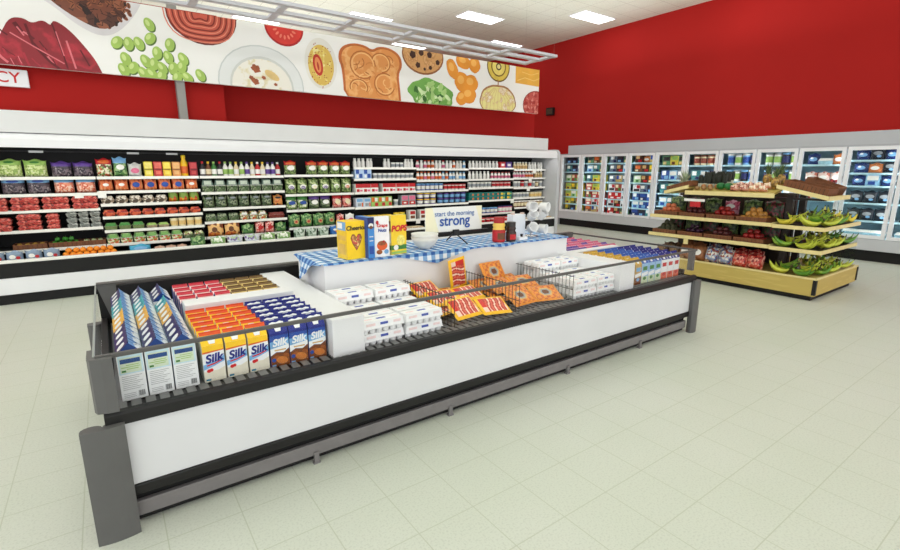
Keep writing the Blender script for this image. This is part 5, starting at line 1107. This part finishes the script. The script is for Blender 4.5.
# white dispenser, creamers, mug tree
t = thing('white_dispenser', 'tall plain white box behind the brown jar', 'box', (3.48, 3.62, ZT))
link('box', MB().box(-.085, .085, -.045, .045, 0, .235, M('dispenser_white', (226, 230, 236), .35, .03, 8)).mesh('box', .004), t); link('lid_tab', MB().box(-.08, -.05, -.03, .0, .2355, .25, M('tab_beige', (214, 190, 180), .5, .05, 9)).box(.05, .08, -.03, 0, .2355, .25, M('tab_beige')).mesh('lid_tab'), t)
t = thing('creamer_box', 'low white box of dark creamers in front of the white dispenser', 'box', (3.42, 3.475, ZT))
link('box', MB().box(-.055, .055, -.03, .03, 0, .03, white).mesh('box', .003), t)
for i, x in enumerate((-.03, .0, .03)): link('creamer', MB().lathe([(.011, .0305), (.014, .052), (.016, .055)], 12, Dk if i != 1 else Wp).mesh('creamer'), t)
t = thing('mug_stand', 'chrome mug tree hung with white mugs at the right end of the cloth', 'mug stand', (3.69, 3.62, ZT))
link('base', MB().lathe([(.07, 0), (.07, .006), (.02, .012)], 24, chrome).mesh('base'), t); link('pole', MB().lathe([(.007, .012), (.007, .36)], 10, chrome).mesh('pole'), t)
mg = M('mug_white', (240, 240, 240), .25, .02, 10)
def mug():
    mb = MB().lathe([(0, .0), (.036, 0), (.046, .012), (.048, .085), (.052, .092), (.047, .092), (.043, .08), (.04, .012), (0, .008)], 22, mg, cap=False)
    h = MB().tube([(.045+.03*math.sin(PI*i/8)*1.1, 0, .018+.056*i/8) for i in range(9)], .006, mg, 8)
    return [('body', mb.mesh('body')), ('handle', h.mesh('handle'))]
kind('mug', mug())
for dx, dz, rx, l in ((-.075, .315, 1.6, 'top left'), (.075, .30, 1.6, 'top right'), (-.06, .195, 1.0, 'middle left'), (.06, .19, .8, 'middle right'), (-.06, .08, 1.2, 'bottom left'), (.06, .08, 1.6, 'bottom right')):
    link('arm', MB().tube([(0, 0, dz+.02), (dx*.5, -.02, dz+.03), (dx, -.055, dz+.028)], .0035, chrome, 6).mesh('arm'), t)
    place('mug', 'white_mug', 'mug', (3.69+dx, 3.575, ZT+dz), .3*(1 if dx > 0 else -1), rx, 0, label=f'white mug on the {l} arm of the mug stand', group='white mugs on the mug stand')
#PART4
# ================================================================== PRODUCE STAND (right)
BEFORE = set(bpy.data.objects)
gd = thing('produce_stand', 'pale wood tiered produce stand piled with bananas and crates in front of the freezer', 'produce display', (8.4, 3.46, 0))
def gpart(name, mb, bevel=0, label=None):
    me = mb.mesh(name, bevel); me.transform(Matrix.Translation((-8.4, -3.46, 0))); o = link(name, me, gd)
    if label: o['label'] = label
    return o
wood = MP('stand_wood', [(198, 174, 94), (203, 179, 100), (194, 169, 90)], 3, 'noise', .5, 0, (1, 1, 9)); woodl = M('stand_rail_pale', (226, 208, 146), .45, .06, 12); dkp = M('stand_dark_post', (44, 36, 32), .5, .15, 10); dkb = M('stand_inner_dark', (58, 46, 38), .6, .25, 6)
GX0, GX1, GY0, GY1 = 7.58, 9.2, 2.25, 4.68
gpart('toe_kick', MB().box(GX0+.06, GX1-.06, GY0+.05, GY1-.05, 0.0, .07, blackin))
gpart('base', MB().box(GX0, GX1, GY0, GY1, .0705, .292, wood), .004)
gpart('base_rim', MB().box(GX0-.008, GX1+.008, GY0-.008, GY0+.02, .2925, .315, woodl).box(GX0-.008, GX0+.02, GY0+.0205, GY1+.008, .2925, .315, woodl).box(GX1-.02, GX1+.008, GY0+.0205, GY1+.008, .2925, .315, woodl))
gpart('corner_guard', MB().box(GX0-.012, GX0+.03, GY0-.012, GY0+.03, .09, .29, black)); gpart('corner_guard', MB().box(GX1-.03, GX1+.012, GY0-.012, GY0+.03, .09, .29, black))
for k, z in enumerate((.655, .955)):
    x1 = 8.95
    gpart('shelf', MB().box(GX0+.02, x1-.02, GY0+.02, GY1-.02, z-.02, z, dkb))
    gpart('shelf_rail', MB().box(GX0-.008, GX0+.019, 2.862, GY1, z-.022, z+.03, woodl).box(GX0-.008, GX0+.019, GY0-.008, 2.85, z-.03, z+.02, woodl).box(GX0+.0195, x1, GY0-.008, GY0+.019, z-.03, z+.02, woodl).box(GX0-.002, x1, 2.851, 2.861, z-.022, z+.04, woodl), .004)
for x, y in ((7.97, 2.81), (8.42, 2.81), (8.34, 3.3), (8.34, 3.9), (8.34, 4.5)):
    gpart('post', MB().box(x-.04, x+.04, y-.04, y+.04, .2925, 1.36, dkp), .004)
gpart('back_panel', MB().box(8.42, 8.5, 2.9, 4.62, .2925, 1.36, dkb))
gpart('label_post', MB().box(7.585, 7.6, 4.0, 4.07, .55, .63, woodl)); gpart('price_card', MB().box(7.57, 7.58, 3.86, 4.02, 1.14, 1.22, Rd).box(7.57, 7.58, 3.8, 4.12, 1.222, 1.262, Wp), label='red and white price card')
# hipped top trays
def slopebox(pts, t, mat): # quad with thickness
    v = [Vector(p) for p in pts]; dn = Vector((0, 0, -t)); return MB().add(v+[p+dn for p in v], [(0, 1, 2, 3), (7, 6, 5, 4), (0, 4, 5, 1), (1, 5, 6, 2), (2, 6, 7, 3), (3, 7, 4, 0)], mat)
gpart('top_tray', slopebox([(7.55, 4.05, 1.365), (7.55, 2.9, 1.365), (8.1, 2.9, 1.495), (8.1, 4.05, 1.495)], .03, wood)); gpart('top_tray_rail', MB().box(7.53, 7.549, 2.86, 4.1, 1.325, 1.385, woodl))
gpart('top_tray', slopebox([(7.56, 2.27, 1.35), (8.32, 2.27, 1.35), (8.32, 2.84, 1.482), (7.56, 2.84, 1.482)], .03, wood)); gpart('top_tray_rail', MB().box(7.55, 8.33, 2.25, 2.269, 1.315, 1.37, woodl))
r = slopebox([(7.54, 2.25, 1.37), (7.558, 2.25, 1.37), (7.558, 2.85, 1.505), (7.54, 2.85, 1.505)], .05, woodl); gpart('top_tray_rail', r)
gpart('top_tray', slopebox([(7.56, 4.44, 1.35), (7.56, 4.1, 1.44), (8.1, 4.1, 1.44), (8.1, 4.44, 1.35)][::-1], .03, wood)); gpart('top_tray_rail', slopebox([(7.54, 4.45, 1.37), (7.558, 4.45, 1.37), (7.558, 4.06, 1.47), (7.54, 4.06, 1.47)], .05, woodl))
gpart('support_beam', MB().box(7.94, 8.06, 2.4, 4.4, 1.29, 1.318, dkp))
ac = glassy('acrylic', (.93, .96, .95), .1)
gpart('acrylic_panel', MB().box(8.955, 8.96, 2.25, 2.9, .66, 1.28, ac)); gpart('acrylic_panel', MB().box(8.955, 8.96, 2.25, 2.9, .316, .63, ac))

# bananas: a hand = five bananas on one crown, tips towards -Y
ban = MP('banana_skin', [(150, 176, 52), (176, 194, 62), (206, 208, 72), (190, 200, 64)], 3, 'noise', .4, 0, (1, 1, 1)); banY = MP('banana_skin_yellow', [(206, 196, 54), (228, 208, 70), (190, 190, 60), (220, 204, 66)], 3, 'noise', .4, 0); banT = M('banana_tip', (74, 70, 34), .6, .2, 20); banG = MP('banana_skin_green', [(96, 150, 44), (120, 168, 52), (150, 186, 60), (84, 136, 40)], 3, 'noise', .4, 0)
def hand(key, skin, n=5):
    """bananas fanned from one crown; seen from the side (-Y) they make a row of smiles, crown at -X"""
    parts = []
    for i in range(n):
        a = (i-(n-1)/2)*.26; pts = []; rad = []; R = .125+.006*(i % 2); tw = .22*(i-(n-1)/2)/n
        for k in range(13):
            t = k/12; ang = -.95+2.0*t
            f, u = R*(math.sin(ang)-math.sin(-.95)), R*(1-math.cos(ang))+.022*abs(i-(n-1)/2)*t
            pts.append((math.cos(a)*f-.1, math.sin(a)*f*1.1, u+.024+tw*0))
            rad.append([.008, .011, .017, .021, .0235, .0245, .0245, .024, .0225, .019, .014, .009, .005][k])
        mb = MB().tube(pts, rad, skin, 8); mb.tube([pts[0], (-.118, 0, .105)], [.008, .011], banG, 6)
        mb.tube([pts[-1], tuple(2*Vector(pts[-1])-Vector(pts[-2]))], [.005, .004], banT, 6)
        parts.append(('banana', mb.mesh('banana')))
    parts.append(('crown', MB().ell((-.12, 0, .108), (.014, .026, .016), banT, 10, 6).mesh('crown')))
    kind(key, parts)
hand('bananas_green', banG); hand('bananas', ban); hand('bananas_yellow', banY, 4)
BD = {'bananas_green': 'green banana bunch', 'bananas': 'yellow-green banana bunch', 'bananas_yellow': 'yellowish banana bunch'}
def bun(k, x, y, z, rz, sc, tier, side, rx=0):
    o = place(k, 'banana_bunch', 'bunch of bananas', (x, y, z), rz, rx, random.uniform(-.12, .12), sc, group=f'bananas on the {tier}')
    later(o, BD[k], f'{tier}, {side}', x-y)
for tier, z, ks in (('upper banana tier', .956, ['bananas_yellow', 'bananas', 'bananas_green', 'bananas']), ('middle banana tier', .656, ['bananas_green', 'bananas', 'bananas', 'bananas_yellow']), ('bottom banana tier', .294, ['bananas', 'bananas_green', 'bananas', 'bananas_green'])):
    for i, y in enumerate((2.73, 2.46)): bun(ks[i], 7.71, y, z+.004, -PI/2+random.uniform(-.3, .3)+(PI if (i+len(tier)) % 3 == 0 else 0), 1.12, tier, 'near left', .12)
    for i, y in enumerate((2.66, 2.42)): bun(ks[i+1], 7.84, y, z+.055, -PI/2+random.uniform(-.4, .4), 1.0, tier, 'near left upper layer', .3)
    for i, x in enumerate((8.0, 8.26, 8.52, 8.78)): bun(ks[(i+1) % 4], x, 2.375, z+.004, random.uniform(-.3, .3)+(PI if i == 2 else 0), 1.12, tier, 'right', .12)
    for i, x in enumerate((8.2, 8.45, 8.72)): bun(ks[(i+2) % 4], x, 2.56, z+.06, random.uniform(-.4, .4)+(PI if i == 1 else 0), 1.1, tier, 'right back row', .3)
# crates and produce on the long side (facing -X): crates turned by -90 degrees
crate('crate_produce', .4, .3, .085); crate('crate_long', .52, .3, .09); crate('crate_small', .34, .3, .09)
stem = M('fruit_stem', (70, 56, 34), .6, .2, 20)
fruit('apple_red', .036, M('apple_red', (150, 36, 32), .35, .25, 14), stem); fruit('apple_dark', .036, M('apple_dark', (84, 34, 34), .35, .3, 14), stem); fruit('peach', .036, M('peach_skin', (206, 116, 76), .5, .25, 12), stem); fruit('lime', .033, M('lime_skin', (96, 140, 50), .4, .2, 20), stem, 1.05, .05); fruit('avocado', .036, M('avocado_skin', (58, 58, 36), .55, .3, 40, bump=.3), stem, 1.3, .02); fruit('onion', .036, M('onion_skin', (176, 120, 70), .4, .25, 16), stem, .95, .02); fruit('potato', .036, M('potato_skin', (150, 116, 76), .7, .2, 30), stem, .8, 0); fruit('mango', .036, M('mango_skin', (186, 130, 60), .4, .35, 9), stem, 1.1, .03); fruit('plum', .03, M('plum_skin', (60, 30, 52), .35, .2, 14), stem)
def gcrate(key, x, y, z, ds, fk, fname, fd, tiername, ny=3, nx=4, layers=1, fsc=1.1, py=.085):
    o = place(key, 'brown_crate', 'crate', (x, y, z), -PI/2, group='brown crates on the produce stand'); later(o, f'brown crate of {ds}', tiername, -y, 'from left')
    fill(x, y, z+.0135, nx, ny, .082, py, fk, fname, 'produce', fd, f'{ds} crate, {tiername}', f'{fd}s in the stand crates', layers, sc=fsc, flip=True)
U, L_ = 'upper stand shelf', 'lower stand shelf'
for i, (fk, nm, ds) in enumerate((('peach', 'peach', 'peaches'), ('apple_dark', 'dark_apple', 'dark red apples'), ('apple_red', 'red_apple', 'red apples'), ('mango', 'mango', 'mangoes'))):
    gcrate('crate_produce', 7.775, 4.44-.43*i, .956, ds, fk, nm, nm.replace("_", " "), U, layers=3, fsc=1.15)
for i, (fk, nm, ds) in enumerate((('avocado', 'avocado', 'avocados'), ('plum', 'plum', 'plums'), ('apple_dark', 'dark_apple', 'dark red apples'), ('apple_red', 'red_apple', 'red apples'))):
    gcrate('crate_produce', 7.775, 4.44-.43*i, .656, ds, fk, nm, nm.replace("_", " "), L_, layers=3, fsc=1.15)
# hanging leafy bunches behind the upper crates and bags at the back
leaf = MP('leafy_herb', [(52, 76, 36), (86, 112, 56), (120, 140, 80), (40, 56, 28)], 40); beet = MP('beet_leaves', [(90, 30, 40), (60, 80, 40), (130, 50, 60), (40, 54, 30)], 40)
bag('bag_leafy', .24, .26, .14, leaf); bag('bag_beet', .24, .26, .14, beet); bag('bag_pink_net', .2, .24, .12, MP('pink_net', [(206, 90, 120), (236, 170, 190), (170, 50, 80)], 40), None, [(.5, .7, .3, .12, Wp)])
bag('bag_potato', .3, .24, .18, M('potato_bag', (150, 96, 60), .5, .25, 20), None, [(.5, .5, .25, .2, Wp)]); bag('bag_blue_net', .28, .24, .18, MP('blue_net', [(80, 100, 150), (150, 160, 190), (220, 214, 206), (150, 70, 60)], 30)); bag('bag_red_net', .3, .22, .18, MP('red_net', [(176, 40, 36), (206, 80, 66), (226, 150, 130), (130, 26, 26)], 34)); bag('bag_dark_net', .28, .18, .18, MP('dark_net', [(60, 44, 34), (96, 70, 50), (130, 100, 70)], 30))
for i, (k, d, nm) in enumerate((('bag_leafy', 'leafy green bunch', 'leafy_bunch'), ('bag_beet', 'dark red leafy bunch', 'leafy_bunch'), ('bag_leafy', 'leafy green bunch', 'leafy_bunch'), ('bag_pink_net', 'pink bag with white label', 'pink_bag'), ('bag_leafy', 'leafy green bunch', 'leafy_bunch'), ('bag_beet', 'dark red leafy bunch', 'leafy_bunch'))):
    o = place(k, nm, 'bag of vegetables' if 'pink' in k else 'bunch of vegetables', (8.1, 4.5-.29*i, .956), -PI/2, sc=1.15, group='bunches behind the upper crates'); later(o, d, 'behind the upper crates of the stand', i)
for i, k in enumerate(('bag_beet', 'bag_leafy', 'bag_beet', 'bag_leafy', 'bag_leafy', 'bag_beet')):
    o = place(k, 'leafy_bunch', 'bunch of vegetables', (8.1, 4.5-.29*i, .656), -PI/2, sc=(1.15, 1, 1.08), group='bunches behind the lower crates'); later(o, 'dark red leafy bunch' if 'beet' in k else 'leafy green bunch', 'behind the lower crates of the stand', i)
for i, (k, d) in enumerate((('bag_dark_net', 'dark brown net bag'), ('bag_dark_net', 'dark brown net bag'), ('bag_potato', 'brown bag with white label'), ('bag_potato', 'brown bag with white label'), ('bag_blue_net', 'blue and white net bag'), ('bag_blue_net', 'blue and white net bag'), ('bag_red_net', 'red net bag'), ('bag_red_net', 'red net bag'))):
    y = 4.5-.205*i
    o = place(k, 'net_bag', 'bag of vegetables', (7.74, y, .293), -PI/2+random.uniform(-.15, .15), -.25, sc=(.78, .9, 1), group='net bags on the stand base'); later(o, d, 'on the base of the stand', i)
    o = place(k, 'net_bag', 'bag of vegetables', (7.98 if i not in (3, 5) else 7.9, y+.1 if i else y+.02, .293), -PI/2+random.uniform(-.2, .2), -.2, sc=(.78, .8, 1.1), group='net bags on the stand base'); later(o, d+', back row', 'on the base of the stand', i)
for i in range(5):
    o = place('potato', 'potato', 'produce', (7.645, 4.5-.2*i, .2925), random.uniform(0, 3), group='loose potatoes along the stand base'); later(o, 'loose brown potato', 'front edge of the stand base', i)
# top trays
sA = math.atan(.132/.57)
o = place('crate_long', 'brown_crate', 'crate', (7.80, 2.56, 1.412), -PI/2, 0, sA, sc=(1, 1.15, 1.15), label='long brown slatted crate on the sloping right top tray, facing the camera', group='brown crates on the top trays')
o.rotation_euler = (Matrix.Rotation(sA, 3, 'X') @ Matrix.Rotation(-PI/2, 3, 'Z')).to_euler()
o = place('crate_long', 'brown_crate', 'crate', (8.15, 2.52, 1.43), 0, sc=(.62, 1.3, 1.35), label='tilted plain brown crate behind the long slatted one, right end', group='brown crates on the top trays')
o.rotation_euler = (Matrix.Rotation(sA+.12, 3, 'X')).to_euler(); o.location.z = 1.425
o = place('crate_produce', 'brown_crate', 'crate', (7.78, 4.26, 1.403), 0, label='brown crate on the sloping left top tray', group='brown crates on the top trays')
o.rotation_euler = (Matrix.Rotation(-math.atan(.09/.34), 3, 'X') @ Matrix.Rotation(-PI/2, 3, 'Z')).to_euler()
def zt(x): return 1.366+(x-7.55)*.13/.55
# pale leafy plant bunch on the left crate
def spikes(key, n, mats, h, r, w, base=None):
    mb = MB()
    for i in range(n):
        a = 2*PI*i/n*2.4; t = (i+1)/n; l = h*(1.05-.5*t); lean = r*(.3+t)
        d = Vector((math.cos(a), math.sin(a), 0)); s = Vector((-math.sin(a), math.cos(a), 0))*w; m = mats[i % len(mats)]
        p0 = Vector((0, 0, 0))+d*.01; p1 = d*lean*.5+Vector((0, 0, l*.6)); p2 = d*lean*1.3+Vector((0, 0, l))
        mb.add([p0-s*.6, p0+s*.6, p1+s, p1-s, p2, p1+d*.004+Vector((0, 0, .004))], [(0, 1, 2, 3), (3, 2, 4)], m)
        q = d*.003; mb.add([p0-s*.6-q, p0+s*.6-q, p1+s-q, p1-s-q, p2-q], [(3, 2, 1, 0), (4, 2, 3)], m)
    return mb
pl = spikes('x', 26, [M('pale_leaf', (176, 186, 150), .5, .15, 20), M('pale_leaf_grey', (150, 166, 136), .5, .15, 20)], .26, .12, .013)
kind('pale_plant', pl.mesh('pale_leafy_plant'))
place('pale_plant', 'pale_leafy_plant', 'plant', (7.86, 4.3, 1.412), label='pale spiky leafy plant in the left top crate', sc=1.1)
dk1, dk2 = M('spear_dark', (36, 40, 30), .5, .2, 20), M('spear_white', (206, 206, 190), .5, .1, 20)
sp = MB()
for i in range(7):
    a = 2*PI*i/7; x, y = .022*math.cos(a)*(i > 0), .022*math.sin(a)*(i > 0)
    sp.lathe([(.009, 0), (.011, .05)], 7, dk2, c=(x, y, 0)).lathe([(.011, .0505), (.015, .11), (.012, .15), (.0, .185)], 7, dk1, c=(x, y, 0))
kind('spear_bunch', sp.mesh('asparagus_bunch'))
for j, x in enumerate((7.84, 7.96, 8.06)):
    for i in range(6): o = place('spear_bunch', 'asparagus_bunch', 'bunch of vegetables', (x, 4.03-.07*i, zt(x)+.002), random.uniform(0, 3), random.uniform(-.15, .15), -.1, 1.05, group='dark asparagus bunches on the top tray'); later(o, 'dark-tipped asparagus bunch, '+('front', 'middle', 'back')[j]+' row', 'top tray of the stand', i)
fruit('pumpkin_green', .062, M('green_squash', (26, 106, 50), .35, .2, 10), stem, .85, .1)
for i, y in enumerate((3.66, 3.55)): place('pumpkin_green', 'green_squash', 'vegetable', (7.72, y, zt(7.72)+.002), label=f'{("left", "right")[i]} one of the two dark green squashes on the top tray', group='green squashes')
for i in range(6):
    o = place('onion' if i % 2 else 'potato', 'root_vegetable', 'vegetable', (7.66+.09*(i % 2), 3.98-.05*i, zt(7.66+.09*(i % 2))+.002), group='pale roots on the top tray'); later(o, 'brown onion' if i % 2 else 'pale potato', 'left of the green squashes', i)
bag('bag_root_red', .15, .1, .1, MP('red_roots', [(150, 66, 56), (196, 130, 110), (226, 190, 170), (120, 46, 44)], 34)); bag('bag_root_pale', .15, .1, .1, MP('pale_roots', [(226, 190, 150), (206, 140, 110), (240, 220, 196), (186, 110, 90)], 34))
for i, k in enumerate(('bag_root_red', 'bag_root_red', 'bag_root_pale', 'bag_root_pale')):
    for j, x in enumerate((7.68, 7.84)): o = place(k, 'root_bag', 'bag of vegetables', (x, 3.44-.125*i, zt(x)+.001), -PI/2, 0, 0, .85, group='root bags on the top tray'); later(o, ('reddish root bag' if 'red' in k else 'pale root bag')+(', back row' if j else ''), 'right of the green squashes', i)
# pineapples
pm = MP('pineapple_skin', [(150, 110, 50), (186, 146, 70), (116, 90, 40), (170, 150, 80)], 40, bump=.6); cr = spikes('c', 22, [M('pineapple_leaf', (110, 132, 84), .5, .15, 20), M('pineapple_leaf_dark', (74, 96, 58), .5, .15, 20)], .17, .07, .009)
cm_ = cr.mesh('crown'); cm_.transform(Matrix.Translation((0, 0, .15)))
kind('pineapple', [('fruit', MB().lathe([(.03, 0), (.05, .015), (.06, .06), (.058, .11), (.045, .15), (.02, .165)], 16, pm).mesh('fruit')), ('crown', cm_)])
for x, y, d in ((8.02, 3.16, 'back left one'), (7.84, 2.98, 'front right one'), (8.0, 2.98, 'back right one')): place('pineapple', 'pineapple', 'pineapple', (x, y, zt(x)+.0), random.uniform(0, 3), label=f'pineapple with leafy crown on the top tray, {d}', group='pineapples on the top tray')
for o in set(bpy.data.objects)-BEFORE:      # stand and its goods together, to their place on the floor
    if o.parent is None: o.location.x -= .055
finish_labels()
